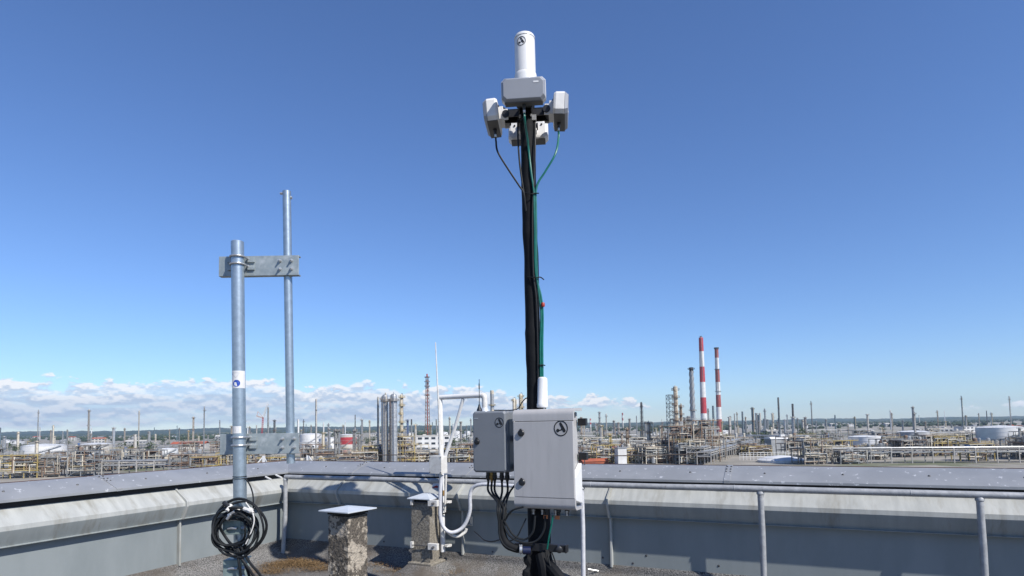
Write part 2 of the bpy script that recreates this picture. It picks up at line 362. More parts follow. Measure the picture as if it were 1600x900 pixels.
def parapet(name, label, MX, x0, x1, m0, m1, joints, cop_joints):
    rt = thing(name, label, 'parapet', Mx=MX)
    # y = -b (inside is -y)
    MB().extx([(0.36, -22), (0.36, 1.15), (0.06, 1.00), (0.06, 0.96), (0.012, 0.96), (0.012, -22)], x0, x1, True, m0, m1).build('masonry_core', 'core', rt, smooth=False)
    MB().extx([(0.055, 0.98), (0.055, 1.11), (0.20, 1.15), (0.20, 0.98)], x0, x1, True, m0, m1).build('gap_shade', 'recess', rt, smooth=False)  # strip coloured black for the shade in the gap below the coping
    # bitumen upstand at the foot
    MB().extx([(0.01, -0.05), (0.01, 0.17), (-0.012, 0.17), (-0.045, 0.13), (-0.10, 0.075), (-0.20, 0.03), (-0.34, -0.012), (-0.34, -0.05)], x0, x1, True, m0, m1).build('upstand', 'bitumen', rt, ang=60)
    js = [x0] + list(joints) + [x1]
    for i in range(len(js) - 1):
        a, b = js[i] + (0.001 if i else 0), js[i + 1] - (0.001 if i < len(js) - 2 else 0)
        q0 = m0 if i == 0 else 0; q1 = m1 if i == len(js) - 2 else 0
        MB().extx([(0.01, 0.72), (0.01, 0.16), (-0.012, 0.145), (-0.002, 0.165), (0.0, 0.72)], a, b, True, q0, q1).build('wall_sheet', 'sheet', rt, smooth=False)
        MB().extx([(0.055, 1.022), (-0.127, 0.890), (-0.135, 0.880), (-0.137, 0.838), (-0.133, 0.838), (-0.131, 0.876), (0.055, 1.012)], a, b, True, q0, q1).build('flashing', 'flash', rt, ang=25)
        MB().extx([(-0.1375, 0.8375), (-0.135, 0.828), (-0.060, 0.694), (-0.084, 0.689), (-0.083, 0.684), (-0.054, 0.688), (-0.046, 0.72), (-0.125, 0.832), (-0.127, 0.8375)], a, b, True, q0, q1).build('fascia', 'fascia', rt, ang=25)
    for x in joints:
        w = 0.011
        s_ = MB().extx([(0.05, 1.022), (0.05, 1.04), (-0.132, 0.922), (-0.166, 0.892), (-0.169, 0.834), (-0.096, 0.683), (-0.056, 0.682), (-0.126, 0.836), (-0.122, 0.88)], x - w, x + w)
        s_.extx([(0.0, 0.69), (-0.045, 0.69), (-0.050, 0.15), (-0.002, 0.15)], x - w, x + w)
        s_.build('standing_seam', 'flash', rt, smooth=False, bevel=0.003)
    cs = [x0] + list(cop_joints) + [x1]
    for i in range(len(cs) - 1):
        a, b = cs[i] + (0.002 if i else 0), cs[i + 1] - (0.002 if i < len(cs) - 2 else 0)
        q0 = m0 if i == 0 else 0; q1 = m1 if i == len(cs) - 2 else 0
        MB().extx([(0.385, 1.14), (0.385, 1.222), (0.37, 1.232), (0.24, 1.205), (-0.005, 1.110), (-0.016, 1.104), (-0.017, 1.080), (-0.010, 1.080), (-0.006, 1.097), (0.24, 1.19), (0.36, 1.215), (0.376, 1.205), (0.376, 1.14)], a, b, True, q0, q1).build('coping_sheet', 'lead', rt, ang=20)
        MB().extx([(0.386, 1.19), (0.386, 1.2375), (0.377, 1.2375), (0.377, 1.2345), (0.382, 1.232), (0.382, 1.19)], a, b, True, q0, q1).build('edge_strip', 'rustedge', rt, smooth=False)
        L = b - a; k = max(1, int(L / 0.62))
        for t in range(k):
            xx = a + (t + 0.5) * L / k
            T = Matrix.Translation((xx, 0.15, 1.1715)) @ Matrix.Rotation(R(-21.5), 4, 'X')
            MB().lathe([(0.011, -0.004), (0.011, 0.004), (0.006, 0.008)], 8, T=T).build('screw', 'darkbolt', rt)
    for x in cop_joints:
        q = MB().extx([(0.376, 1.228), (0.372, 1.238), (0.24, 1.211), (-0.008, 1.116), (-0.022, 1.106), (-0.020, 1.078), (-0.017, 1.078), (-0.012, 1.104), (0.24, 1.20)], x - 0.03, x + 0.03)
        q.build('joint_cover', 'lead', rt, smooth=False)
        for yy, zz in ((0.30, 1.224), (0.22, 1.203), (0.17, 1.181)):
            for dx in (-0.02, 0.02): MB().lathe([(0.009, -0.004), (0.009, 0.006), (0.004, 0.01)], 8, c=(x + dx, yy, zz)).build('joint_bolt', 'darkbolt', rt)
    return rt
a530 = onb(527, 785, 0.13)[0]; a955 = onb(951, 800, 0.10)[0]
BP = parapet('parapet_wall', 'long grey metal clad parapet crossing behind the mast, with pale sloped flashing', BF, 0.0, RL, -1.0, 0.0,
             [a530, (a530 + a955) / 2, a955, a955 + (a955 - a530), a955 + 2 * (a955 - a530)], [onb(560, 730, -0.15)[0], onb(735, 735, -0.15)[0], onb(1138, 744, -0.15)[0], onb(1138, 744, -0.15)[0] + 4.2, 17.0])
LP = parapet('parapet_wall', 'shorter parapet on the left, behind the galvanised poles, meeting the long one in a corner', LF, -RN, 0.0, 0.0, 1.0,
             [-9.0, -4.2, -1.7], [-10.0, -5.0, -2.4])

m = MB()
for k in range(1, 12):
    y = -1.02 * k - 0.25
    m.add([(0.1, y - 0.035, 0.024), (RL - 0.2, y - 0.035, 0.024), (RL - 0.2, y + 0.03, 0.026), (0.1, y + 0.03, 0.026), (0.1, y - 0.045, 0.0), (RL - 0.2, y - 0.045, 0.0), (RL - 0.2, y + 0.04, 0.0), (0.1, y + 0.04, 0.0)], [(0, 1, 2, 3), (0, 4, 5, 1), (2, 6, 7, 3)])
o = m.build('roof_felt_laps', 'tarlap', None, smooth=False); o.matrix_world = BF; structure(o)
for px, py in ((942, 871), (989, 880), (1123, 884), (1010, 868), (600, 846), (770, 862)):
    a_, z_ = onb(px, py, 0.0)
    MB().lathe([(0.012, 0.0), (0.012, 0.004), (0.005, 0.008)], 8, T=Matrix.Translation((a_, -0.0005, z_)) @ Matrix.Rotation(R(90), 4, 'X')).build('rivet', 'darkbolt', BP)
# handrail in front of the back parapet
hr = thing('handrail', 'grey painted tube handrail on posts running in front of the long parapet', 'railing', Mx=BF)
RB = 0.250; RZ = sum(onb(x, y, RB)[1] for x, y in ((600, 746), (960, 757.5), (1130, 764.5), (1235, 767.5))) / 4
a0 = onb(446, 742, RB)[0]
m = MB()
seg = []; x = a0
while x < 17.5: seg.append(x); x += 1.45
for i, x in enumerate(seg):
    xe = min(x + 1.452, 17.9)
    m.tube([(x, -RB, RZ + 0.002 * math.sin(i * 2.1)), ((x + xe) / 2, -RB, RZ - 0.003), (xe, -RB, RZ + 0.002 * math.sin(i * 2.1 + 2.1))], 0.0295, 16)
    m.lathe([(0.0295, -0.004), (0.0315, -0.002), (0.0315, 0.002), (0.0295, 0.004)], 14, T=Matrix.Translation((xe, -RB, RZ + 0.002 * math.sin(i * 2.1 + 2.1))) @ Matrix.Rotation(R(90), 4, 'Y'))
m.build('top_rail', 'rail', hr)
# post at the corner, the pale one behind the cabinet, and the others
for i, px in enumerate((446, 909, 1188, 1530)):
    a = onb(px, 770, RB)[0]
    m = MB()
    if i == 0: m.tube([(a, -RB, RZ - 0.01), (a, -RB, 0.5), (a - 0.02, -RB - 0.02, 0.0)], 0.029, 12)
    else: m.tube([(a, -RB, RZ - 0.02), (a + 0.004, -RB, 0.6), (a - 0.003, -RB - 0.006, 0.0)], 0.028 if i != 1 else 0.024, 12)
    m.lathe([(0.06, 0.0), (0.06, 0.012), (0.03, 0.016), (0.027, 0.05)], 14, c=(a - (0.02 if i == 0 else 0.003), -RB - (0.02 if i == 0 else 0.006), 0.002))
    m.build('post', 'postwhite' if i == 1 else 'rail', hr)
    m = MB().lathe([(0.030, -0.01), (0.035, -0.004), (0.034, 0.012), (0.030, 0.02)], 14, c=(a, -RB, RZ - 0.045)); m.build('weld_collar', 'rail', hr)

# ------------------------------------------------------------------ rooftop vents
def grid_box(w, d, h, z0, n, amp, seed, taper=0.0):
    m = MB(); ring = []
    per = []
    k = n
    for s_ in range(4):
        for i in range(k):
            t = i / k
            if s_ == 0: per.append((-1 + 2 * t, -1))
            if s_ == 1: per.append((1, -1 + 2 * t))
            if s_ == 2: per.append((1 - 2 * t, 1))
            if s_ == 3: per.append((-1, 1 - 2 * t))
    nzs = int(k * h / w)
    ls = []
    for j in range(nzs + 1):
        z = z0 + h * j / nzs; l = []
        for (u, v) in per:
            q = 1.0 - 0.02 * max(0, (abs(u) + abs(v) - 1.9)) * 4
            nn = amp * (mnoise.noise(Vector((u * 3 + seed, v * 3, z * 18))) + 0.6 * mnoise.noise(Vector((u * 9 + seed, v * 9, z * 50))))
            sx = (w / 2 - taper * j / nzs + nn) * q; sy = (d / 2 - taper * j / nzs + nn) * q
            l.append(Vector((u * sx, v * sy, z)))
        ls.append(l)
    m.loops(ls); return m
def cap_mesh(w, h, lip):
    m = MB(); q = w / 2
    ls = []
    for hw, z in ((q - 0.004, -lip), (q, -lip), (q, 0.0), (w * 0.10, h), ):
        k = hw
        l = []
        for (u, v) in ((-1, -1), (0, -1), (1, -1), (1, 0), (1, 1), (0, 1), (-1, 1), (-1, 0)):
            l.append(Vector((u * k, v * k, z)))
        ls.append(l)
    m.loops(ls); return m
# nearer stack
vp = P(541, 801, 5.62)
vt = thing('vent_stack', 'squat crumbling brown vent stack with flat pale metal cap, nearest the poles on the left', 'vent', (0, 0, 0), Mx=Matrix.Translation((vp.x - 0.03, vp.y + 0.17, 0)) @ Matrix.Rotation(R(-30), 4, 'Z'))
vz = vp.z
grid_box(0.25, 0.25, vz - 0.03, -0.01, 26, 0.006, 3.0).build('masonry_shaft', 'vent', vt, ang=38)
grid_box(0.262, 0.262, 0.035, vz - 0.03, 14, 0.003, 7.0).build('shade_collar', 'ventshade', vt, ang=60)  # dark band: the cap's shadow put into colour, with a dark patch
c_ = cap_mesh(0.375, 0.027, 0.012); o = c_.build('cap', 'cap', vt, smooth=False, bevel=0.002); o.location = (0, 0, vz + 0.012)
# farther stack
v2 = Pz(664, 884, 0.10)
VZ2 = P(660, 779, v2.y).z
vt2 = thing('vent_stack', 'grey concrete vent stack carrying the white gooseneck pole beside it', 'vent', Mx=Matrix.Translation((v2.x * 0.99, v2.y + 0.09, 0)) @ Matrix.Rotation(-TH - R(3), 4, 'Z'))
grid_box(0.27, 0.25, VZ2 - 0.05 - 0.13, 0.13, 16, 0.0025, 5.0).build('shaft', 'vent2', vt2, ang=60)
grid_box(0.265, 0.245, 0.13, VZ2 - 0.13, 12, 0.002, 9.0).build('shade_collar', 'ventshade', vt2, ang=60)  # shade below the cap, painted as a dark band round the shaft
m = MB().loops([[Vector((u * a, v * a * 0.95, z)) for u, v in ((-1, -1), (1, -1), (1, 1), (-1, 1))] for a, z in ((0.165, 0.10), (0.168, 0.135), (0.162, 0.142), (0.137, 0.15))])
m.build('foot_collar', 'vent2', vt2, smooth=False, bevel=0.004)
m = MB().loops([[Vector((u * a, v * a, z)) for u, v in ((-1, -1), (-.4, -1.06), (.4, -1.06), (1, -1), (1.05, 0), (1, 1), (-1, 1), (-1.05, 0))] for a, z in ((0.34, -0.02), (0.27, 0.03), (0.20, 0.08), (0.17, 0.115))])
m.build('flared_base', 'bitumen', vt2, ang=70)
o = cap_mesh(0.335, 0.05, 0.012).build('cap', 'cap', vt2, smooth=False, bevel=0.002); o.location = (0, 0, VZ2 + 0.006)

# ------------------------------------------------------------------ white gooseneck pole with dome camera
DG = v2.y + 0.09
gt = Matrix.Rotation(-TH, 4, 'Z')
pb = P(692, 862, DG); ptop = P(688, 640, DG)
gp = thing('camera_pole', 'white gooseneck pole with diagonal brace and hanging dome camera, strapped to the concrete vent', 'camera pole', (pb.x, pb.y, 0))
pa = P(687, 621, DG); arm_end = P(760, 616, 0) if False else None
def along(p, a, z=0): return p + EX * a + Vector((0, 0, z))
ae = along(pa, 0.59, 0.005)
m = MB()
m.tube([pb, P(690, 740, DG), ptop, pa + Vector((0.001, 0, -0.015)), along(pa, 0.02, -0.002), along(pa, 0.045, 0.0), along(pa, 0.3, 0.003), ae], 0.0305, 14, smooth=5)
m.build('pole', 'white', gp, world=True)
m = MB(); m.tube([P(696, 712, DG), P(711, 668, DG - 0.05), along(pa, 0.33, -0.03)], 0.021, 10); m.build('brace', 'white', gp, world=True)
for x_, y_ in ((691.5, 770), (689, 690)):
    MB().tube([P(x_, y_ - 4, DG), P(x_ + 0.3, y_ + 4, DG)], 0.0325, 14).build('tape_band' if y_ == 770 else 'coupling', 'brownband' if y_ == 770 else 'whitedirty', gp, world=True)
dn = along(ae, 0.035, -0.05)
m = MB(); m.tube([ae, along(ae, 0.02, -0.008), along(ae, 0.033, -0.03), dn + Vector((0, 0, -0.12))], 0.034, 14, smooth=4); m.build('elbow', 'whitedirty', gp, world=True)
m = MB(); T = Matrix.Translation(dn + Vector((0, 0, -0.36)))
m.lathe([(0.068, 0.0), (0.072, 0.05), (0.072, 0.17), (0.066, 0.20), (0.042, 0.25), (0.036, 0.26)], 20, T=T); hb = m.build('camera_housing', 'cap', gp, world=True)
m = MB(); m.lathe([(0.012, -0.06), (0.04, -0.05), (0.058, -0.03), (0.064, 0.002)], 20, T=T); m.build('dome', 'blackplastic', hb, world=True)
# strap bars around the vent
for k, (yy, dz) in enumerate(((786, 0), (854, 0))):
    q = P(676, yy, v2.y - 0.12); m = MB()
    c = q
    T = Matrix.Translation(c) @ Matrix.Rotation(-TH, 4, 'Z')
    m.box((0.01, 0, 0), (0.13, 0.05, 0.075), T)
    m.box((-0.30, 0.02, 0.0), (0.035, 0.05, 0.075), T)
    m.build('clamp_bar', 'whitedirty', gp, world=True, smooth=False, bevel=0.004)
    m = MB(); m.tube([c - EX * 0.30, c - EX * 0.05], 0.006, 6)
    m.lathe([(0.013, 0), (0.013, 0.03), (0.006, 0.035), (0.006, 0.055)], 6, T=Matrix.Translation(c + EX * 0.03 + NX * 0.025) @ Matrix.Rotation(-TH, 4, 'Z') @ Matrix.Rotation(R(90), 4, 'X'))
    m.build('threaded_rod', 'darkbolt', gp, world=True)
    q = P(698, yy - 2, DG - 0.03); m = MB(); T = Matrix.Translation(q) @ Matrix.Rotation(-TH, 4, 'Z')
    m.box((0.02, 0, 0), (0.07, 0.06, 0.03), T); m.lathe([(0.011, 0), (0.011, 0.05)], 6, T=T @ Matrix.Translation((0.05, -0.03, 0)) @ Matrix.Rotation(R(90), 4, 'X'))
    m.build('pole_clip', 'whitedirty', gp, world=True, smooth=False, bevel=0.003)
m = MB(); m.tube([P(699, 801, DG - 0.05), P(691, 803, DG - 0.055), P(686, 801, DG - 0.05)], 0.008, 6); m.build('zip_tie', 'cable', gp, world=True)
# whip
m = MB(); m.tube([P(686, 642, DG - 0.06), P(683.5, 600, DG - 0.06), P(680.5, 535, DG - 0.05)], [0.010, 0.009, 0.006], 8)
m.tube([P(687.5, 708, DG - 0.06), P(686, 642, DG - 0.06)], 0.013, 8)
tag(m.build('whip_antenna', 'whitedirty'), 'tall thin white whip antenna rising along the gooseneck pole', 'antenna')
# junction box
q = P(681, 740, DG - 0.16)
jb = thing('junction_box', 'small weathered white junction box fixed low on the gooseneck pole', 'box', Mx=Matrix.Translation(q) @ Matrix.Rotation(-TH - R(6), 4, 'Z'))
MB().box((0, 0.055, 0.105), (0.185, 0.11, 0.21)).build('box_body', 'whitedirty', jb, smooth=False, bevel=0.006)
l_ = MB().box((0, -0.006, 0.105), (0.186, 0.012, 0.212)).build('lid', 'whitedirty', jb, smooth=False, bevel=0.003)
for a in (-.08, .08):
    for z in (.015, .195): MB().lathe([(0.006, 0), (0.006, 0.004)], 8, T=Matrix.Translation((a, -0.012, z)) @ Matrix.Rotation(R(90), 4, 'X')).build('lid_screw', 'darkbolt', l_)
for a in (-.03, .03): MB().lathe([(0.017, 0), (0.017, -0.03), (0.013, -0.035)], 10, c=(a, 0.05, 0)).build('cable_gland', 'cap', jb)
# white flexible conduit looping up to the handrail
D1 = DG - 0.12
m = MB(); m.tube([P(690, 742, D1 + .0), P(688, 770, D1), P(688, 806, D1), P(694, 825, D1), P(707, 832, D1), P(724, 823, D1 + .02), Pb(734, 800, 0.295), Pb(734.5, 775, 0.305),
        Pb(739, 762, 0.305), Pb(752, 757, 0.31), Pb(775, 757.5, 0.31), Pb(800, 759, 0.305), Pb(850, 762, 0.305)], 0.0225, 12, smooth=5)
m.build('conduit', 'postwhite')
tag(bpy.data.objects['conduit'], 'white flexible conduit hanging in a U loop from the junction box up to the handrail', 'conduit')
m = MB(); m.tube([P(694, 826, D1 + .06), P(706, 836, D1 + .06), P(716, 838, D1 + .08), P(726, 832, D1 + .1), P(729, 826, D1 + .1)], 0.018, 10, smooth=5)
tag(m.build('conduit', 'whitedirty'), 'short white conduit elbow half hidden under the big U loop', 'conduit')
m = MB(); m.tube([P(697, 742, D1 + .03), P(696, 775, D1 + .04), P(695, 800, D1 + .05)], 0.013, 8); tag(m.build('cable', 'whitedirty'), 'thin white cable dropping from the junction box beside the gooseneck pole', 'cable')
# warning sticker on the sloped flashing
a_, z_ = onb(681, 761, 0.03)
T = Matrix.Translation(wb(a_, 0.035, 0.955)) @ Matrix.Rotation(-TH, 4, 'Z') @ Matrix.Rotation(R(52), 4, 'X')
st = thing('warning_sticker', 'small white and orange-red sticker on the flashing behind the junction box', 'sticker', Mx=T)
MB().box((0, 0, 0.0), (0.10, 0.11, 0.002), Matrix.Translation((0, 0, 0.004))).build('backing', 'sticker', st, smooth=False)
MB().add([(-.045, -.04, .0065), (.045, -.04, .0065), (.045, 0.005, .0065), (.01, .02, .0065), (-.045, -.01, .0065)], [(0, 1, 2, 3, 4)]).build('print', 'stickerred', st, smooth=False)

# ------------------------------------------------------------------ mast
DM = 5.42
mt = P(821, 178, DM); mb_ = P(834, 640, DM); 
mast = thing('mast', 'tall black wrapped mast carrying the antennas and the two cabinets', 'mast', (P(842, 860, 5.4).x, 5.4, 0))
pts = []; rr = []
ctl = [(822, 150), (823, 200), (824.5, 250), (825, 300), (826.5, 340), (827, 372), (829, 400), (829.5, 440), (830.5, 480), (831.5, 520), (833, 560), (834.5, 600), (835.5, 650), (838, 720), (841, 800)]
pp = smooth_pts([P(x + 1.2, y, DM) for x, y in ctl], 5)
for i, p in enumerate(pp):
    z = p.z
    rr.append(0.066 + 0.006 * mnoise.noise(Vector((0, 0, z * 2.3))) + 0.004 * mnoise.noise(Vector((3, 1, z * 7))) + (0.006 if z < 2.6 else 0))
m = MB().tube(pp, rr, 16); m.build('pole', 'black', mast, world=True)
pl = P(842, 800, 5.42)
m = MB(); zz = [pl.z + 0.28, pl.z, 0.6, 0.45, 0.3, 0.12, 0.0]
m.tube([Vector((pl.x + 0.01 * mnoise.noise(Vector((0, 0, z * 5))), 5.42, z)) for z in zz], [0.095, 0.1, 0.098, 0.103, 0.1, 0.104, 0.1], 16)
m.lathe([(0.2, 0.0), (0.2, 0.02), (0.12, 0.025)], 20, c=(pl.x, 5.42, 0.003)); m.build('base_sleeve', 'black', mast, world=True)
# black channel across the mast
q = P(846, 855, 5.28); T = Matrix.Translation(q) @ Matrix.Rotation(-TH + R(6), 4, 'Z')
m = MB(); m.box((0.0, 0.0, 0), (0.46, 0.06, 0.062), T); m.box((0.22, -0.004, 0), (0.012, 0.07, 0.07), T); m.build('cross_channel', 'blackmetal', mast, world=True, smooth=False, bevel=0.004)
m = MB(); m.lathe([(0.028, 0), (0.028, 0.06), (0.02, 0.065)], 14, T=Matrix.Translation(P(873, 857, 5.2)) @ Matrix.Rotation(R(90), 4, 'X')); m.build('clamp_knob', 'blackmetal', mast, world=True)
# cabinet brackets
m = MB(); q = P(838, 690, 5.36); T = Matrix.Translation(q) @ Matrix.Rotation(-TH, 4, 'Z')
m.box((-0.14, 0.02, 0.03), (0.72, 0.04, 0.05), T); m.box((-0.14, 0.02, -0.22), (0.72, 0.04, 0.05), T); m.build('cabinet_bracket', 'blackmetal', mast, world=True, smooth=False)
# gathered sheath folds near the foot
m = MB()
m.tube([P(832, 858, 5.3), P(824, 872, 5.29), P(828, 885, 5.29), P(823, 897, 5.28), P(829, 915, 5.28)], [0.02, 0.035, 0.028, 0.04, 0.03], 7, smooth=4)
m.tube([P(852, 862, 5.27), P(856, 880, 5.22), P(866, 893, 5.15), P(884, 915, 5.1)], 0.05, 10, smooth=4)
m.tube([P(845, 866, 5.25), P(850, 890, 5.2), P(853, 925, 5.2)], 0.05, 10, smooth=4)
m.build('sheath_folds', 'black', mast, world=True)
# antenna mounting head: collars and four arms
HC = P(822, 172, 5.45)      # centre of the antenna ring
ROT = R(-5)
hd = thing('antenna_mount', 'black clamp collar and bracket arms holding the four sector antennas to the mast top', 'bracket', Mx=Matrix.Translation(HC) @ Matrix.Rotation(ROT, 4, 'Z'))
m = MB(); m.lathe([(0.075, -0.14), (0.08, -0.12), (0.08, 0.16), (0.11, 0.17), (0.11, 0.20), (0.06, 0.20)], 18); m.build('collar', 'blackmetal', hd)
for k in range(4):
    T = Matrix.Rotation(R(90 * k), 4, 'Z')
    m = MB(); m.box((0, -0.15, -0.02), (0.12, 0.20, 0.012), T); m.box((0.055, -0.15, -0.05), (0.010, 0.2, 0.07), T); m.box((-0.055, -0.15, -0.05), (0.010, 0.2, 0.07), T)
    m.lathe([(0.045, -0.07), (0.045, 0.07)], 16, T=T @ Matrix.Translation((0, -0.215, -0.04)) @ Matrix.Rotation(R(90), 4, 'Y'))
    m.build('arm', 'blackmetal', hd, smooth=False)
for sx in (-1, 1):
    MB().lathe([(0.012, -0.01), (0.012, 0.02)], 8, T=Matrix.Translation((sx * 0.05, -0.085, -0.1)) @ Matrix.Rotation(R(90), 4, 'X')).build('clamp_bolt', 'bolt', hd)
MB().box((0.075, -0.05, -0.11), (0.04, 0.05, 0.05)).build('clamp_block', 'bolt', hd, smooth=False)

def octo(w, h, c, y): 
    w /= 2; h /= 2
    return [Vector((x, y, z)) for x, z in ((-w + c, -h), (w - c, -h), (w, -h + c), (w, h - c), (w - c, h), (-w + c, h), (-w, h - c), (-w, -h + c))]
def sector(Mx, label):
    t = thing('sector_antenna', label, 'antenna', Mx=Mx, group='sector antennas around the mast top')
    m = MB(); m.loops([octo(.385, .205, .03, -0.045), octo(.385, .205, .03, 0.03), octo(.365, .185, .03, 0.05), octo(.33, .15, .03, 0.055)], capa=True); m.build('housing', 'antwhite', t, smooth=False, bevel=0.003)
    m = MB(); m.loops([octo(.345, .165, .028, -0.080), octo(.383, .203, .03, -0.0465)]); m.build('radome_face', 'antgrey', t, smooth=False, bevel=0.004)
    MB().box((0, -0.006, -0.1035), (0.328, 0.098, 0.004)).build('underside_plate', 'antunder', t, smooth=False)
    m = MB(); m.box((0.11, -0.0812, 0.048), (0.045, 0.002, 0.014))
    m.build('type_label', 'sticker', t, smooth=False)
    m = MB(); m.box((0, 0.074, 0.0), (0.172, 0.04, 0.12)); m.box((0.08, 0.112, -0.02), (0.012, 0.045, 0.1)); m.box((-0.08, 0.112, -0.02), (0.012, 0.045, 0.1)); m.build('rear_bracket', 'antwhite', t, smooth=False, bevel=0.003)
    for a in (-.13, .13): MB().lathe([(0.009, 0), (0.009, 0.012)], 8, T=Matrix.Translation((a, 0.052, 0.04)) @ Matrix.Rotation(R(-90), 4, 'X')).build('bracket_bolt', 'blackmetal', t)
    for sx in (-1, 1): MB().lathe([(0.034, 0), (0.034, 0.012)], 14, T=Matrix.Translation((sx * 0.086, 0.115, -0.02)) @ Matrix.Rotation(R(90 * sx), 4, 'Y')).build('tilt_joint', 'blackmetal', t)
    m = MB(); m.lathe([(0.018, -0.10), (0.018, -0.125), (0.012, -0.13), (0.012, -0.155)], 10, c=(0.0, 0.0, 0)); m.build('connector', 'blackplastic', t)
    m = MB(); m.lathe([(0.011, -0.155), (0.011, -0.175), (0.008, -0.18)], 10); m.build('connector_sleeve', 'bolt', t)
    return t
S4 = [('grey faced sector antenna facing the viewer directly under the white radome', (0, -0.31), 8), ('sector antenna seen edge on at the right of the mast top', (0.305, 0.0), 4),
      ('sector antenna at the back of the mast, its rear side showing lowest', (0, 0.33), 8), ('sector antenna seen edge on at the left of the mast top', (-0.295, -0.02), 4)]
CONN = []
for k, (lb, (ox, oy), tilt) in enumerate(S4):
    Mx = Matrix.Translation(HC) @ Matrix.Rotation(ROT, 4, 'Z') @ Matrix.Translation((ox, oy, (0, -0.035, -0.05, -0.07)[k])) @ Matrix.Rotation(R(90 * k), 4, 'Z') @ Matrix.Rotation(R(tilt), 4, 'X')
    if k == 0:
        s0 = sector(Mx, lb)
    else:
        copy_thing(s0, Mx, lb, 'sector antennas around the mast top')
    CONN.append(Mx @ Vector((0, 0, -0.18)))
# white radome with its emblem
rb = P(821.5, 131, 5.42); rtp = P(819.5, 57, 5.42)
ax = (rtp - rb); RH = ax.length; ax.normalize()
xq = Vector((1, 0, 0)); xq = (xq - ax * xq.dot(ax)).normalized(); yq = ax.cross(xq)
RT = Matrix.Identity(4)
for i in range(3): RT[i][0] = xq[i]; RT[i][1] = yq[i]; RT[i][2] = ax[i]; RT[i][3] = rb[i]
RT = RT @ Matrix.Translation((0, 0, -0.02))
RR = 0.094
rd = thing('radome_antenna', 'white cylindrical radome with round black emblem, topmost on the mast', 'antenna', Mx=RT)
rn = 40
MB().lathe([(RR, 0.11), (RR, RH - 0.03), (RR - 0.004, RH - 0.012)], rn).build('radome', 'white', rd)
MB().lathe([(RR - 0.012, RH - 0.012), (RR + 0.001, RH - 0.011), (RR + 0.001, RH + 0.002), (RR - 0.006, RH + 0.016), (RR - 0.03, RH + 0.024), (0.01, RH + 0.028)], rn).build('cap', 'white', rd)
MB().lathe([(RR + 0.01, -0.01), (RR + 0.01, 0.075), (RR + 0.006, 0.1), (RR, 0.108)], rn).build('base_collar', 'white', rd)

def emblem_shapes():
    ring = []; n = 48
    ring = ([(math.cos(2 * math.pi * i / n), math.sin(2 * math.pi * i / n)) for i in range(n)], [(0.86 * math.cos(2 * math.pi * i / n), 0.86 * math.sin(2 * math.pi * i / n)) for i in range(n)])
    def capsule(a, b, ra, rb_, k=9):
        ang = math.atan2(b[1] - a[1], b[0] - a[0]); out = []
        for i in range(k + 1): t = ang + math.pi / 2 + math.pi * i / k; out.append((a[0] + ra * math.cos(t), a[1] + ra * math.sin(t)))
        for i in range(k + 1): t = ang - math.pi / 2 + math.pi * i / k; out.append((b[0] + rb_ * math.cos(t), b[1] + rb_ * math.sin(t)))
        return out
    bar = capsule((-0.03, 0.60), (0.46, -0.30), 0.17, 0.215)
    ball = [(-0.44 + 0.22 * math.cos(2 * math.pi * i / 24), -0.27 + 0.22 * math.sin(2 * math.pi * i / 24)) for i in range(24)]
    strut = [(-0.36, -0.12), (-0.2, -0.19), (0.0, -0.13), (0.12, 0.08), (0.22, -0.16), (0.1, -0.26), (-0.1, -0.28), (-0.32, -0.40)]
    return ring, bar, ball, strut
def emblem(parent, fmap, name='emblem'):
    ring, bar, ball, strut = emblem_shapes()
    m = MB(); n = len(ring[0])
    m.add([fmap(u, v, 0.0016) for u, v in ring[0]] + [fmap(u, v, 0.0016) for u, v in ring[1]], [(i, (i + 1) % n, n + (i + 1) % n, n + i) for i in range(n)])
    for sh, w in ((bar, 0.0016), (ball, 0.0018), (strut, 0.0021)):
        m.add([fmap(u, v, w) for u, v in sh], [tuple(range(len(sh)))])
    return m.build(name, 'ink', parent, smooth=False)
er = 0.043
ea = R(-90 - 22)
emblem(rd, lambda u, v, w: Vector(((RR + w) * math.cos(ea + u * er / RR), (RR + w) * math.sin(ea + u * er / RR), RH - 0.078 + v * er)))

# ------------------------------------------------------------------ big cabinet
L0 = P(804, 791, 5.25)
CW, CH = 0.54, 0.82
cb = thing('equipment_cabinet', 'large pale grey cabinet on the mast, with hooded top, two latches and round emblem', 'cabinet', Mx=Matrix.Translation(L0) @ Matrix.Rotation(-TH, 4, 'Z'))
MB().box((CW / 2, 0.125, CH / 2), (CW - 0.075, 0.20, CH - 0.06)).build('body', 'cab', cb, smooth=False, bevel=0.006)
def arc(cy, cz, r, a0, a1, k=7): return [(cy + r * math.cos(R(a0 + (a1 - a0) * i / k)), cz + r * math.sin(R(a0 + (a1 - a0) * i / k))) for i in range(k + 1)]
d_ = MB().box((CW / 2, 0.012, CH / 2 - 0.012), (CW, 0.028, CH - 0.185)).build('door', 'cab', cb, smooth=False, bevel=0.004)
hood = [(0.026, CH - 0.10), (-0.002, CH - 0.10)] + arc(0.048, CH - 0.05, 0.05, 180, 90) + [(0.23, CH + 0.006), (0.23, CH - 0.02), (0.05, CH - 0.022), (0.028, CH - 0.04)]
MB().extx(hood, -0.002, CW + 0.004).build('hood', 'cab', cb, ang=40)
MB().box((CW / 2, 0.029, CH / 2 - 0.012), (CW - 0.012, 0.008, CH - 0.172)).build('gasket', 'recess', cb, smooth=False)
lip = [(0.026, 0.078), (-0.002, 0.078)] + arc(0.048, 0.032, 0.05, 180, 268) + [(0.2, -0.02), (0.2, 0.0), (0.05, 0.0), (0.026, 0.02)]
MB().extx(lip, -0.002, CW + 0.004).build('bottom_lip', 'cab', cb, ang=40)
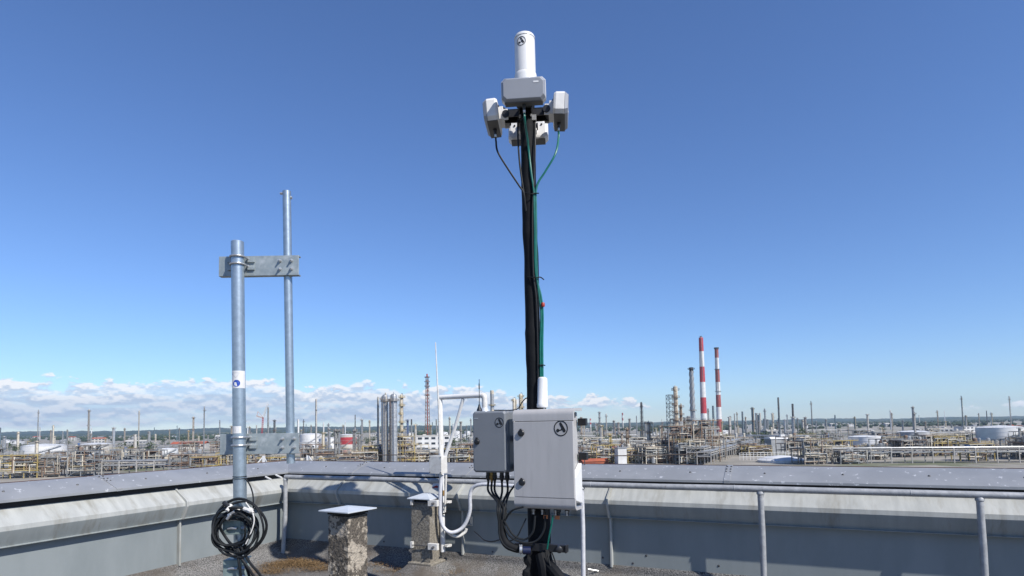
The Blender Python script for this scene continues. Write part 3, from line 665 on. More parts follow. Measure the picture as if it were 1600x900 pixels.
MB().extx([(0.20, 0.02), (0.20, 0.36), (0.03, 0.25), (0.028, 0.06)], CW - 0.036, CW + 0.002).build('side_cover', 'white', cb, smooth=False, bevel=0.006)
MB().extx([(0.17, CH - 0.075), (0.17, CH - 0.03), (0.045, CH - 0.035), (0.04, CH - 0.075)], CW - 0.038, CW - 0.033).build('side_louvre', 'recess', cb, smooth=False)
for z in (CH - 0.12 - 0.14, 0.20): MB().box((CW - 0.034, 0.032, z), (0.008, 0.012, 0.05)).build('hinge', 'blackplastic', cb, smooth=False)
for z in (CH - 0.115, CH - 0.405):
    m = MB().box((CW + 0.012, 0.215, z), (0.075, 0.05, 0.062)); m.build('mount_lug', 'blackplastic', cb, smooth=False, bevel=0.004)
for z in (CH - 0.20, 0.205):
    m = MB(); T = Matrix.Translation((0.075, -0.002, z)) @ Matrix.Rotation(R(90), 4, 'X')
    m.lathe([(0.030, 0), (0.030, 0.008), (0.024, 0.016), (0.01, 0.018)], 18, T=T); m.box((0.075, -0.016, z + 0.026), (0.012, 0.014, 0.022)); m.build('latch', 'blackplastic', d_)
emblem(d_, lambda u, v, w: Vector((CW - 0.105 + u * 0.062, -0.002 - w, CH - 0.165 + v * 0.065)))
# glands and fittings below
for i, (x, mt_) in enumerate(((0.13, 'bolt'), (0.21, 'bolt'), (0.255, 'orange'), (0.33, 'bolt'), (0.36, 'orange'), (0.43, 'bolt'))):
    m = MB(); m.lathe([(0.021, -0.02), (0.021, -0.045), (0.016, -0.05), (0.016, -0.075)], 10, c=(x, 0.10 + 0.02 * (i % 2), 0)); m.build('cable_gland', 'blackplastic' if mt_ != 'bolt' else 'darkbolt', cb)
    m = MB()
    if mt_ == 'orange': m.box((x, 0.07, -0.088), (0.036, 0.012, 0.03))
    else: m.lathe([(0.010, -0.02), (0.010, -0.035), (0.007, -0.04), (0.008, -0.06)], 8, c=(x + 0.012, 0.075, -0.01))
    m.build('cable_tag' if mt_ == 'orange' else 'gland_nut', mt_, cb)
# ------------------------------------------------------------------ small enclosure
r_ = ray(739, 738); L1 = CAM + r_ * (((L0 - NX * 0.03 - CAM).dot(NX)) / r_.dot(NX))
KS = L1.y / 5.52; SW, SH = 0.335 * KS, 0.545 * KS
sb = thing('equipment_cabinet', 'smaller dark grey enclosure with one latch and round emblem, left of the big cabinet', 'cabinet', Mx=Matrix.Translation(L1) @ Matrix.Rotation(-TH, 4, 'Z'))
MB().box((SW / 2, 0.105, SH / 2), (SW + 0.01, 0.13, SH)).build('body', 'cabdark', sb, smooth=False, bevel=0.018, seg=3)
def rrect(w, h, c, y, cx, cz): return [v + Vector((cx, 0, cz)) for v in octo(w, h, c, y)]
m = MB().loops([rrect(SW - 0.03, SH - 0.03, 0.014, -0.004, SW / 2, SH / 2), rrect(SW, SH, 0.02, 0.012, SW / 2, SH / 2), rrect(SW, SH, 0.02, 0.045, SW / 2, SH / 2)])
d2 = m.build('door', 'cabdark', sb, smooth=False, bevel=0.003)
m = MB(); T = Matrix.Translation((0.048, -0.003, 0.27)) @ Matrix.Rotation(R(90), 4, 'X'); m.lathe([(0.026, 0), (0.026, 0.010), (0.02, 0.020), (0.008, 0.022)], 18, T=T); m.box((0.048, -0.014, 0.296), (0.012, 0.02, 0.024)); m.build('latch', 'blackplastic', d2)
emblem(d2, lambda u, v, w: Vector((SW - 0.062 + u * 0.043, -0.004 - w, SH - 0.103 + v * 0.044)))
MB().box((0.04, -0.0048, SH - 0.062), (0.042, 0.0016, 0.008)).build('nameplate', 'bolt', d2, smooth=False)
GL = []
for i, x in enumerate((0.10, 0.135, 0.165, 0.235, 0.288)):
    m = MB(); m.lathe([(0.019, 0.0), (0.019, -0.03), (0.022, -0.032), (0.022, -0.055), (0.014, -0.075), (0.010, -0.09)], 10, c=(x, 0.10, 0)); m.build('cable_gland', 'brass' if i == 1 else 'blackplastic', sb)
    GL.append(MTX[sb.name] @ Vector((x, 0.10, -0.085)))
m = MB(); bq = MTX[sb.name] @ Vector((0.02, 0.1, SH + 0.005))
wh = thing('whip_antenna', 'short black magnetic whip antenna standing on the smaller enclosure', 'antenna', bq)
MB().lathe([(0.026, 0), (0.024, 0.012), (0.012, 0.04), (0.008, 0.06)], 14).build('base', 'blackplastic', wh)
MB().tube([(0, 0, 0.05), (0.001, 0, 0.14), (0.002, 0, 0.29)], [0.0045, 0.0035, 0.003], 6).build('rod', 'blackplastic', wh)
MB().tube([(0.001, 0, 0.2), (0.001, 0, 0.25)], 0.006, 6).build('coil', 'blackplastic', wh)
# ------------------------------------------------------------------ small white antenna cylinder
gq = P(847.5, 648, 5.33)
ga = thing('gps_antenna', 'small white rounded antenna can on a black stub above the big cabinet', 'antenna', Mx=Matrix.Translation(gq) @ Matrix.Rotation(R(1.5), 4, 'Y'))
MB().lathe([(0.012, 0.06), (0.046, 0.062), (0.05, 0.07), (0.0495, 0.095), (0.046, 0.10), (0.0435, 0.3), (0.040, 0.318), (0.028, 0.328), (0.004, 0.331)], 24).build('can', 'white', ga)
m = MB(); m.lathe([(0.012, -0.08), (0.012, 0.06)], 10); m.box((0.025, 0, 0.0), (0.014, 0.02, 0.12)); m.box((-0.028, 0, 0.0), (0.012, 0.02, 0.12)); m.build('stub', 'blackplastic', ga)

# ------------------------------------------------------------------ cables
def cable(pts, r, mt_, label, name='cable', n=8, k=6):
    o = MB().tube(pts, r, n, smooth=k).build(name, mt_); return tag(o, label, 'cable')
Dm = 5.34
cable([CONN[0], CONN[0] + Vector((0.003, 0.0, -0.06)), P(825, 225, Dm - .0), P(830, 270, Dm), P(834, 300, Dm), P(835.5, 360, Dm), P(837, 425, Dm), P(845, 462, Dm), P(848, 490, Dm), P(847.5, 540, Dm), P(848, 600, Dm)], 0.0095, 'green', 'green cable from the front sector antenna running down the mast')
cable([CONN[1], CONN[1] + Vector((0.0, 0, -0.06)), P(868, 240, Dm), P(852, 268, Dm), P(838.5, 292, Dm), P(837.5, 330, Dm), P(838.5, 420, Dm), P(842, 458, Dm), P(845.5, 490, Dm), P(844.5, 540, Dm), P(845, 600, Dm)], 0.0095, 'green', 'green cable curving in from the right sector antenna to the mast')
cable([CONN[3], CONN[3] + Vector((0.002, 0, -0.04)), P(778, 238, Dm), P(795, 266, Dm), P(811, 290, Dm), P(818, 302, Dm), P(822, 330, Dm + .02)], 0.0085, 'cable', 'black cable curving in from the left sector antenna to the mast')
cable([P(809, 188, 5.4), P(809.5, 220, Dm), P(812, 255, Dm), P(816, 285, Dm), P(820, 310, Dm + .01)], 0.008, 'cable', 'black cable hanging just left of the mast below the antenna ring')
cable([P(836, 185, 5.4), P(836, 230, Dm), P(834.5, 280, Dm), P(832, 330, Dm), P(833, 420, Dm), P(838, 470, Dm), P(840, 540, Dm), P(841, 640, Dm)], 0.0085, 'cable', 'black cable down the right edge of the mast beside the green ones')
cable([P(772, 641, 5.7), P(806, 640, 5.5), P(816, 628, 5.44), P(823, 622, 5.4), P(833, 626, 5.38), P(838, 618, 5.37), P(839, 640, 5.37)], 0.005, 'cable', 'thin black cable tangle beside the white antenna can', k=5)
for (x0, y0, x1, y1, lb) in ((824, 432, 850, 437, 'black zip tie with a free tail round the mast at mid height'), (817, 301, 842, 302, 'black zip tie binding the cables below the antenna ring'), (838, 569, 852, 571, 'black zip tie on the green cables above the antenna can')):
    m = MB(); m.tube([P(x0, y0, 5.36), P((x0 + x1) / 2, y0 + 2, 5.315), P(x1 - 6, y0 + 1, 5.325), P(x1, y1, 5.32)], 0.005, 6, smooth=4); tag(m.build('zip_tie', 'cable'), lb, 'cable tie')
m = MB(); m.lathe([(0.014, -0.018), (0.016, -0.012), (0.016, 0.012), (0.012, 0.018)], 10, T=Matrix.Translation(P(848.5, 476, Dm - 0.012))); tag(m.build('cable_clip', 'stickerred'), 'tiny red clip on the green cables halfway down the mast', 'clip')
# from the small enclosure
ends = [(779, 795), (781, 797), (784, 799), (786, 795), (788, 796)]
bund = [P(784, 800, 5.3), P(784, 815, 5.28), P(785, 835, 5.27), P(792, 850, 5.25), P(806, 858, 5.24), P(825, 861, 5.25)]
words = ['leftmost', 'second from left', 'middle', 'second from right', 'rightmost']
for i, g_ in enumerate(GL):
    a, b = proj(g_)
    e1 = P(*ends[i], 5.3 + 0.012 * (i - 2))
    off = Vector((0.012 * (i - 2), 0.012 * ((i * 2) % 5 - 2), 0))
    tgt = [q + off for q in bund]
    mid1 = g_ + Vector((0.0, 0, -0.09)); mid2 = g_.lerp(e1, 0.62) + Vector((0.02 * (1 if i < 3 else -1), 0, -0.03))
    cable([g_, mid1, mid2, e1 + off * 0.5] + tgt[1:], 0.0098, 'cable', words[i] + ' of the black cables gathered under the smaller enclosure')
cable([P(818, 792, 5.2), P(800, 798, 5.22), P(790, 812, 5.25), P(785, 828, 5.26)], 0.008, 'cable', 'black cable sweeping from under the big cabinet into the bundle')
cable([P(806, 756, 5.4), P(796, 770, 5.36), P(790, 788, 5.33), P(786, 806, 5.3), P(784, 826, 5.28)], 0.009, 'cable', 'black cable curving out from behind the big cabinet, above the bundle')
cable([P(822, 810, 5.3), P(815, 825, 5.28), P(808, 838, 5.27), P(797, 845, 5.27), P(786, 842, 5.3), P(770, 846, 5.6), P(757, 844, 6.0), P(750, 838, 6.5), P(741, 830, 6.9)], 0.006, 'cable', 'thin black cable running from the bundle back to the parapet')
cable([P(852, 806, 5.2), P(850, 828, 5.2), P(838, 845, 5.2), P(818, 848, 5.21), P(797, 838, 5.23), P(786, 818, 5.26)], 0.009, 'cable', 'black cable loop between big cabinet and bundle, lower of the two')
cable([P(836, 806, 5.2), P(833, 830, 5.19), P(820, 843, 5.2), P(802, 836, 5.22), P(788, 814, 5.25)], 0.009, 'cable', 'black cable loop between big cabinet and bundle, upper of the two')
cable([P(864, 805, 5.15), P(862, 818, 5.16), P(858, 838, 5.18), P(855, 858, 5.2)], 0.007, 'green', 'green earth wire below the big cabinet')
cable([P(862, 862, 5.17), P(868, 880, 5.15), P(866, 888, 5.14), P(860, 884, 5.14), P(856, 866, 5.16)], 0.006, 'cable', 'small loop of black cable beside the mast foot')
bt = thing('cable_bundle_wrap', 'thick black sleeve round the gathered cables, taped blue at its end', 'sleeve', (0, 0, 0), Mx=Matrix.Translation(P(790, 845, 5.25)))
m = MB().tube([P(783.5, 812, 5.285), P(785, 835, 5.27), P(792, 850, 5.25), P(806, 857, 5.24), P(820, 859, 5.245)], [0.03, 0.034, 0.036, 0.034, 0.03], 12, smooth=5); m.build('sleeve', 'black', bt, world=True)
m = MB(); m.tube([P(817, 860, 5.222), P(829, 860, 5.222)], 0.034, 12); m.build('blue_tape', 'bluetape', bt, world=True)
m = MB()
for x in (812, 815): m.tube([P(x, 851, 5.2), P(x, 867, 5.2)], 0.004, 6)
m.tube([P(812, 858.5, 5.2), P(816, 858.5, 5.2)], 0.038, 12); m.build('clamp', 'bolt', bt, world=True)
# wall bracket of the thin cable, and a bent stub by the parapet foot
a_, z_ = onb(737, 818, 0.0); T = BF @ Matrix.Translation((a_, 0, z_))
wbk = thing('wall_bracket', 'small bright metal bracket on the parapet beside the conduit loop', 'bracket', Mx=T)
MB().box((0, -0.006, 0.03), (0.04, 0.012, 0.11)).build('plate', 'bolt', wbk, smooth=False, bevel=0.002)
MB().box((-0.02, -0.03, -0.01), (0.05, 0.04, 0.014)).build('tab', 'bolt', wbk, smooth=False, bevel=0.002)
q = Pz(918, 905, 0.03)
m = MB(); m.tube([q, P(919, 889, q.y), P(935, 892, q.y + 0.02)], 0.007, 8); tag(m.build('bent_rod', 'bolt'), 'bent thin metal rod sticking up at the parapet foot right of the pale post', 'rod')

# ------------------------------------------------------------------ galvanised poles on the left
DP = 4.36
ft = P(371, 378, DP); fb = P(374.4, 720, DP); dirf = (fb - ft).normalized(); fbot = ft + dirf * ((ft.z - 0.0) / -dirf.z)
fp = thing('steel_pole', 'nearer galvanised steel pole at the left with stickers and a coil of cable', 'pole', fbot)
PR = 0.0445
m = MB().tube([fbot, ft.lerp(fbot, .5), ft], PR, 20); m.build('tube', 'galv', fp, world=True)
m = MB(); T = Matrix.Translation(ft); m.lathe([(PR - 0.004, 0.001), (PR - 0.006, 0.004), (0.01, 0.006)], 20, T=T); m.build('end_cap', 'galv_plate', fp, world=True)
MB().lathe([(0.12, 0), (0.12, 0.012), (0.05, 0.014)], 20, c=(0, 0, 0.002)).build('base_plate', 'galv_plate', fp)
def pole_pt(y): 
    z = P(372, y, DP).z; return ft + dirf * ((z - ft.z) / dirf.z)
def sticker(y0, y1, a0, a1, name, mt_, off):
    m = MB(); p0, p1 = pole_pt(y0), pole_pt(y1); vs = []; k = 8
    for p in (p0, p1):
        for i in range(k + 1):
            a = R(a0 + (a1 - a0) * i / k); vs.append(p + Vector((math.cos(a), math.sin(a), 0)) * (PR + off))
    m.add(vs, [(i, i + 1, k + 2 + i, k + 1 + i) for i in range(k)]); return m.build(name, mt_, fp, world=True)
sticker(580, 607, -138, -2, 'sticker', 'sticker', 0.0012)
m = MB(); pc = pole_pt(599.5); a1 = R(-86)
m.add([pc + Vector((0, 0, 0.024 * math.sin(t))) + Vector((math.cos(a1 + 0.024 * math.cos(t) / PR), math.sin(a1 + 0.024 * math.cos(t) / PR), 0)) * (PR + 0.0026) for t in [2 * math.pi * i / 28 for i in range(28)]], [tuple(range(28))]); m.build('sticker_dot', 'stickerblue', fp, world=True, smooth=False)
for (s0, s1, z0, z1) in ((-125, -93, 583, 591), (-93, -60, 591, 584), (-125, -60, 583.2, 583.2)):
    m = MB(); 
    m.tube([pole_pt(z0 + (z1 - z0) * t) + Vector((math.cos(R(s0 + (s1 - s0) * t)), math.sin(R(s0 + (s1 - s0) * t)), 0)) * (PR + 0.0016) for t in (0, .25, .5, .75, 1)], 0.0009, 4); m.build('sticker_line', 'bolt', fp, world=True)
sticker(666, 677, -133, -50, 'sticker', 'sticker', 0.0012)
for y in (668.5, 670.5, 672.5, 674.5):
    MB().tube([pole_pt(y) + Vector((math.cos(R(a)), math.sin(R(a)), 0)) * (PR + 0.0014) for a in (-125, -100, -75 + (y % 2) * 6)], 0.0007, 4).build('sticker_print', 'darkbolt', fp, world=True)
for y in (744.5, 747.5):
    p = pole_pt(y); MB().tube([p + Vector((math.cos(t), math.sin(t), 0)) * (PR + 0.002) for t in [2 * math.pi * i / 20 for i in range(20)]], 0.003, 5, closed=True).build('zip_tie', 'cable', fp, world=True)
DR = 4.47
rt_, rb2 = P(448, 299, DR), P(454.5, 724, DR)
rp = thing('steel_pole', 'taller slimmer galvanised pole hung from two bracket plates beside the stickered pole', 'pole', rb2)
m = MB().tube([rb2, rt_], 0.0302, 18); m.build('tube', 'galv', rp, world=True)
q = P(448, 303, DR)
MB().tube([q + Vector((-0.045, -0.01, 0.0)), q + Vector((-0.025, -0.01, 0))], 0.009, 6).build('end_bolt', 'bolt', rp, world=True); MB().tube([q + Vector((0.028, 0.0, -0.03)), q + Vector((0.040, 0.0, -0.03))], 0.011, 6).build('end_bolt', 'bolt', rp, world=True)
for k, (y0, y1, lb) in enumerate(((400, 432, 'galvanised bracket plate joining the two steel poles near their tops'), (678, 710, 'galvanised bracket plate joining the two steel poles low down, above the parapet'))):
    c0 = P(372 if k == 0 else 374, (y0 + y1) / 2, 4.425)
    bk = thing('bracket_plate', lb, 'bracket', Mx=Matrix.Translation(c0), group='bracket plates between the steel poles')
    Hh = (y1 - y0) * 4.42 / 955
    x1 = (P(467, y0, 4.425).x - c0.x)
    MB().box(((x1 - 0.14) / 2, 0, 0), (x1 + 0.14, 0.008, Hh)).build('plate', 'galv_plate', bk, smooth=False, bevel=0.002)
    m = MB().box(((x1 - 0.14) / 2, 0.024, -Hh / 2 + 0.004), (x1 + 0.14, 0.04, 0.008)); m.box(((x1 - 0.14) / 2, 0.024, Hh / 2 - 0.004), (x1 + 0.14, 0.04, 0.008)); m.build('flange', 'galv_plate', bk, smooth=False)
    px0 = pole_pt((y0 + y1) / 2) - c0
    for dz in (0.038, -0.018):
        m = MB(); pts = []
        for i in range(15):
            a = R(180 + 180 * i / 14); pts.append(Vector((px0.x + math.cos(a) * (PR + 0.007), px0.y + math.sin(a) * (PR + 0.007), dz + 0.012)))
        pts = [Vector((px0.x - PR - 0.007, 0.03, dz + 0.012))] + pts + [Vector((px0.x + PR + 0.007, 0.03, dz + 0.012))]
        m.tube(pts, 0.007, 8)
        m.lathe([(0.012, 0), (0.012, 0.016)], 6, T=Matrix.Translation((px0.x + PR + 0.007, -0.004, dz + 0.012)) @ Matrix.Rotation(R(90), 4, 'X'))
        m.build('u_bolt', 'bolt', bk)
        for sx in (-1, 1): MB().box((px0.x + sx * (PR + 0.03), -0.012, dz), (0.05, 0.014, 0.03)).build('clamp_jaw', 'galv_plate', bk, smooth=False, bevel=0.002)
    rx = rt_.lerp(rb2, (y0 + y1 - 598) / 2 / 425).x - c0.x
    for sx in (-0.040, 0.044):
        for dz in (0.034, -0.028):
            m = MB(); T = Matrix.Translation((rx + sx, -0.004, dz)) @ Matrix.Rotation(R(90), 4, 'X')
            m.lathe([(0.014, 0), (0.014, 0.003), (0.011, 0.003), (0.011, 0.014), (0.0065, 0.0145), (0.0065, 0.034)], 8, T=T); m.tube([(rx + sx, 0.004, dz), (rx + sx, 0.08, dz)], 0.006, 6); m.build('bolt', 'bolt', bk)
# flange clamps low on the front pole
for y0, y1, lb in ((802, 832, 'upper grey-green clamp bracket low on the stickered pole inside the cable coil'), (872, 912, 'lower grey-green clamp bracket on the stickered pole below the cable coil')):
    c = pole_pt((y0 + y1) / 2); hh = (y1 - y0) * DP / 955
    cl = thing('pole_clamp', lb, 'clamp', c, group='clamp brackets on the stickered pole')
    m = MB().extx([(-0.075, -hh / 2), (-0.075, hh / 2), (-0.067, hh / 2), (-0.067, -hh / 2)], -0.09, 0.035)
    m.extx([(-0.07, hh / 2 - 0.006), (-0.07, hh / 2), (0.06, hh / 2), (0.06, hh / 2 - 0.006)], -0.09, 0.055)
    m.add([(0.035, -0.075, -hh / 2), (0.07, -0.02, -hh / 2), (0.07, -0.02, hh / 2), (0.035, -0.075, hh / 2), (0.029, -0.067, -hh / 2), (0.062, -0.014, -hh / 2), (0.062, -0.014, hh / 2), (0.029, -0.067, hh / 2)],
          [(0, 1, 2, 3), (4, 7, 6, 5), (0, 4, 5, 1), (3, 2, 6, 7), (1, 5, 6, 2), (0, 3, 7, 4)])
    m.build('plate', mat('clamp_green_grey', (0.27, 0.34, 0.33), (0.20, 0.26, 0.25), 12, 0.5, 0.3), cl, smooth=False, bevel=0.003)
    for dz in (0.03, -0.03):
        MB().tube([(-0.05, -0.078, dz), (-0.02, -0.092, dz + 0.008), (0.015, -0.088, dz + 0.006)], 0.009, 8).build('bolt', 'bolt', cl); MB().lathe([(0.012, 0), (0.012, 0.018)], 6, T=Matrix.Translation((0.05, -0.06, dz)) @ Matrix.Rotation(R(60), 4, 'X')).build('bolt', 'bolt', cl)
# coil of cable
cc = pole_pt(819) + Vector((0.005, -0.115, 0))
ck = thing('cable_coil', 'untidy coil of black cables hanging on the stickered pole at the left', 'cable coil', cc)
for i in range(10):
    r = 0.132 + 0.020 * rnd.uniform(-1.8, 2.2); ox, oz = rnd.uniform(-.025, .035), rnd.uniform(-.055, .012); tl = rnd.uniform(-0.12, 0.12)
    pts = []
    for k in range(36):
        t = 2 * math.pi * k / 36; pts.append(Vector((ox + r * math.cos(t) * 1.03, tl * r * math.sin(t) + 0.008 * (i - 5) * 0.7 + 0.014 * math.sin(3 * t + i), oz + r * math.sin(t) * (1.02 + 0.05 * math.sin(2 * t + i * 1.7)) + 0.008 * math.sin(3 * t + i))))
    MB().tube(pts, 0.0075 if i % 3 else 0.0095, 8, closed=True).build('loop', 'cable', ck)
for i, pts in enumerate(([(0.02, 0, -0.13), (0.06, -0.01, -0.2), (0.10, 0.0, -0.30), (0.12, 0.03, -0.44), (0.10, 0.05, -0.56)], [(0.0, 0, -0.14), (0.07, -0.02, -0.22), (0.13, -0.02, -0.30), (0.165, 0.0, -0.40), (0.15, 0.03, -0.54)],
                         [(0.03, -0.01, -0.15), (0.05, -0.02, -0.25), (0.06, -0.01, -0.36), (0.05, 0.02, -0.55)], [(0.05, -0.01, -0.12), (0.12, -0.015, -0.24), (0.19, 0.0, -0.34), (0.20, 0.04, -0.5)])):
    MB().tube(pts, 0.009, 8, smooth=5).build('cable_tail', 'cable', ck)
for i in range(9):
    a = Vector((rnd.uniform(-0.02, 0.10), -0.02 + rnd.uniform(-.02, .02), 0.12 + rnd.uniform(-.04, .05))); d = Vector((rnd.uniform(-.5, 1), rnd.uniform(-.4, .2), rnd.uniform(-.7, .5))).normalized() * rnd.uniform(0.03, 0.055)
    MB().tube([a, a + d], rnd.uniform(0.008, 0.014), 8).build('connector', ('bolt', 'blackplastic', 'whitedirty')[i % 3], ck)
m = MB(); m.tube([(0.085, -0.03, 0.125), (0.13, -0.04, 0.115), (0.155, -0.045, 0.10)], [0.016, 0.02, 0.008], 8, smooth=3); m.build('taped_plug', 'whitedirty', ck)
m = MB(); m.tube([(-0.06, -0.02, 0.17), (-0.03, -0.03, 0.15), (0.0, -0.02, 0.125)], 0.014, 8); m.build('plug', 'blackplastic', ck)
cable([pole_pt(747) + Vector((0.045, -0.02, 0)), P(390, 757, 4.33), P(395, 772, 4.3), P(396, 790, 4.28), P(393, 800, 4.26)], 0.005, 'cable', 'thin black cable bowing from the stickered pole down to the coil')
cable([P(384, 785, 4.2), P(394, 800, 4.2), P(397, 815, 4.2), P(391, 835, 4.2), P(384, 850, 4.2)], 0.0045, 'whitedirty', 'thin pale cord hanging inside the cable coil')

# ------------------------------------------------------------------ lightning wire holders on the coping
LW = []
for i, (px, pyb, lb) in enumerate(((412, 726.5, 'small white tripod wire holder on the left coping, seen under the lower bracket plate'), (481, 726, 'small white tripod wire holder on the coping just right of the slim pole'))):
    q = Pz(px, pyb, 1.20)
    hd_ = thing('wire_holder', lb, 'wire holder', q, group='tripod wire holders on the coping')
    MB().bar((0, 0, 0), (0, 0, 0.145), 0.035).build('post', 'white', hd_, smooth=False)
    sg = -1 if i == 0 else 1
    m = MB().bar((sg * 0.115, -0.02, 0), (sg * 0.005, 0, 0.14), 0.017); m.build('strut', 'white', hd_, smooth=False)
    m = MB().bar((-sg * 0.02, 0.1, 0), (-sg * 0.0, 0, 0.14), 0.017); m.build('strut', 'white', hd_, smooth=False)
    LW.append(q + Vector((0, 0, 0.145)))
a_, z_ = onb(860, 716, -0.33)
wr = [BF @ Vector((x, 0.33, 1.34 + 0.012 * math.cos(x * 2.2))) for x in [0.3 + 0.4 * i for i in range(14)]]
cable([LW[1]] + wr[1:], 0.006, mat('rusty_wire', (0.12, 0.09, 0.07), None, 8, 0.7), 'thin rusty wire strung along the top of the long coping', 'wire')
for x in (1.5, 2.9, 4.3):
    m = MB().tube([BF @ Vector((x, 0.33, 1.21)), BF @ Vector((x, 0.33, 1.35))], 0.006, 6); tag(m.build('wire_stake', 'darkbolt'), {1.5: 'leftmost', 2.9: 'middle', 4.3: 'rightmost'}[x] + ' of three thin dark stakes carrying the wire above the long coping', 'stake', 'wire stakes on the coping')
# corner gutter clips
for i, (px, py, lb) in enumerate(((415, 745, 'small pale metal clip under the left coping, farther from the corner'), (431, 742, 'small pale metal clip under the left coping, nearer the corner'))):
    p0 = P(px, py, 8.0); m = MB().tube([p0, p0 + Vector((0.10, -0.06, -0.035))], 0.012, 8); tag(m.build('clip', 'whitedirty'), lb, 'clip')

# ------------------------------------------------------------------ moss and debris
m = MB()
def clump(cx, cy, n, sp, hz):
    for i in range(n):
        x = cx + rnd.gauss(0, sp); y = cy + rnd.gauss(0, sp * 0.7); a = rnd.uniform(0, 6.28); l = rnd.uniform(0.008, 0.03); w = rnd.uniform(0.0015, 0.004); el_ = rnd.uniform(-0.1, 0.9)
        z = 0.008 + rnd.uniform(0, hz); d = Vector((math.cos(a) * math.cos(el_), math.sin(a) * math.cos(el_), math.sin(el_))) * l; s_ = Vector((-math.sin(a), math.cos(a), 0)) * w
        b = Vector((x, y, z)); m.m(rnd.choice((0, 0, 1))); m.add([b - s_, b + s_, b + d], [(0, 1, 2)])
for px, py, n, sp in ((440, 884, 1500, 0.10), (462, 880, 1700, 0.10), (480, 884, 1300, 0.09), (500, 890, 900, 0.10), (430, 892, 800, 0.12), (418, 897, 500, 0.1), (590, 884, 260, 0.10), (615, 893, 260, 0.12), (700, 897, 200, 0.1), (640, 897, 200, 0.1)):
    q = Pz(px, py, 0); clump(q.x, q.y, int(n * 2.2), sp * 1.25, 0.03)
tag(m.build('dry_moss', ['moss', 'moss2'], smooth=False), 'rust brown dry moss and straw gathered on the roof in the parapet corner', 'moss', kind='stuff')
m = MB()
for i in range(500):
    a = rnd.uniform(0, 9); b = abs(rnd.gauss(0.55, 0.5)) + 0.2; q = wb(a, b, 0.006); s_ = rnd.uniform(0.003, 0.011)
    m.lathe([(s_ * .6, -s_ * .3), (s_, 0), (s_ * .5, s_ * .5)], 5, c=q)
tag(m.build('gravel', mat('grit', (0.4, 0.39, 0.37), (0.12, 0.12, 0.12), 40, 0.9), smooth=False), 'loose grit and small stones scattered over the roof felt', 'grit', kind='stuff')
# ================================================================== the refinery beyond
G = H - 22.0
def hz(px): return 672.7 - (px - 360) * 0.0175
fm = {}
def fmat(k, *a, **kw): fm[k] = k; mm[k] = mat('far_' + k, *a, **kw)
fmat('silver', (0.50, 0.51, 0.51), (0.34, 0.35, 0.36), 0.5, 0.42, 0.45, stretch=(1, 1, 3.0))
fmat('steelgrey', (0.33, 0.34, 0.34), (0.20, 0.21, 0.21), 0.5, 0.55, 0.2)
fmat('paleconc', (0.52, 0.50, 0.46), (0.40, 0.38, 0.35), 0.3, 0.8)
fmat('cream', (0.68, 0.63, 0.52), (0.50, 0.44, 0.34), 0.4, 0.6)
fmat('rust', (0.26, 0.17, 0.11), (0.13, 0.09, 0.07), 0.8, 0.75)
fmat('tan', (0.40, 0.355, 0.29), (0.20, 0.17, 0.14), 0.8, 0.7)
fmat('yellow', (0.50, 0.38, 0.12), (0.32, 0.25, 0.11), 0.6, 0.55)
fmat('dark', (0.06, 0.062, 0.068), (0.035, 0.036, 0.04), 0.5, 0.6)
fmat('teal', (0.13, 0.19, 0.22), (0.08, 0.12, 0.15), 0.5, 0.6)
fmat('blue', (0.05, 0.13, 0.32), (0.04, 0.09, 0.22), 0.5, 0.5)
fmat('redpaint', (0.50, 0.045, 0.055), (0.40, 0.04, 0.05), 0.25, 0.5)
fmat('oldred', (0.36, 0.085, 0.07), (0.28, 0.06, 0.05), 0.25, 0.6)
fmat('whitepaint', (0.74, 0.74, 0.73), (0.62, 0.61, 0.59), 0.2, 0.45)
fmat('tankwhite', (0.80, 0.80, 0.79), (0.68, 0.68, 0.67), 0.12, 0.45)
fmat('salmon', (0.62, 0.40, 0.32), (0.55, 0.34, 0.27), 0.2, 0.6)
fmat('roofgrey', (0.30, 0.31, 0.33), (0.22, 0.23, 0.25), 0.2, 0.7)
fmat('roofred', (0.45, 0.12, 0.055), (0.34, 0.09, 0.05), 0.3, 0.7)
fmat('wallpale', (0.60, 0.58, 0.53), (0.48, 0.46, 0.42), 0.2, 0.75)
fmat('wallgrey', (0.38, 0.39, 0.40), (0.30, 0.31, 0.32), 0.2, 0.75)
fmat('window', (0.035, 0.045, 0.06), None, 0.5, 0.2)
fmat('bark', (0.10, 0.075, 0.05), None, 2, 0.9)
fmat('leaf', (0.065, 0.10, 0.032), (0.035, 0.06, 0.02), 0.35, 0.75)
fmat('leaf2', (0.095, 0.125, 0.045), (0.05, 0.075, 0.025), 0.35, 0.75)
fmat('forest', (0.045, 0.07, 0.035), (0.022, 0.04, 0.022), 0.03, 0.9, c3=(0.13, 0.13, 0.07), scale3=0.004, band3=(0.56, 0.62))
fmat('ground', (0.40, 0.365, 0.31), (0.20, 0.19, 0.165), 0.022, 0.9, detail=9, c3=(0.12, 0.135, 0.065), scale3=0.0075, band3=(0.54, 0.60))

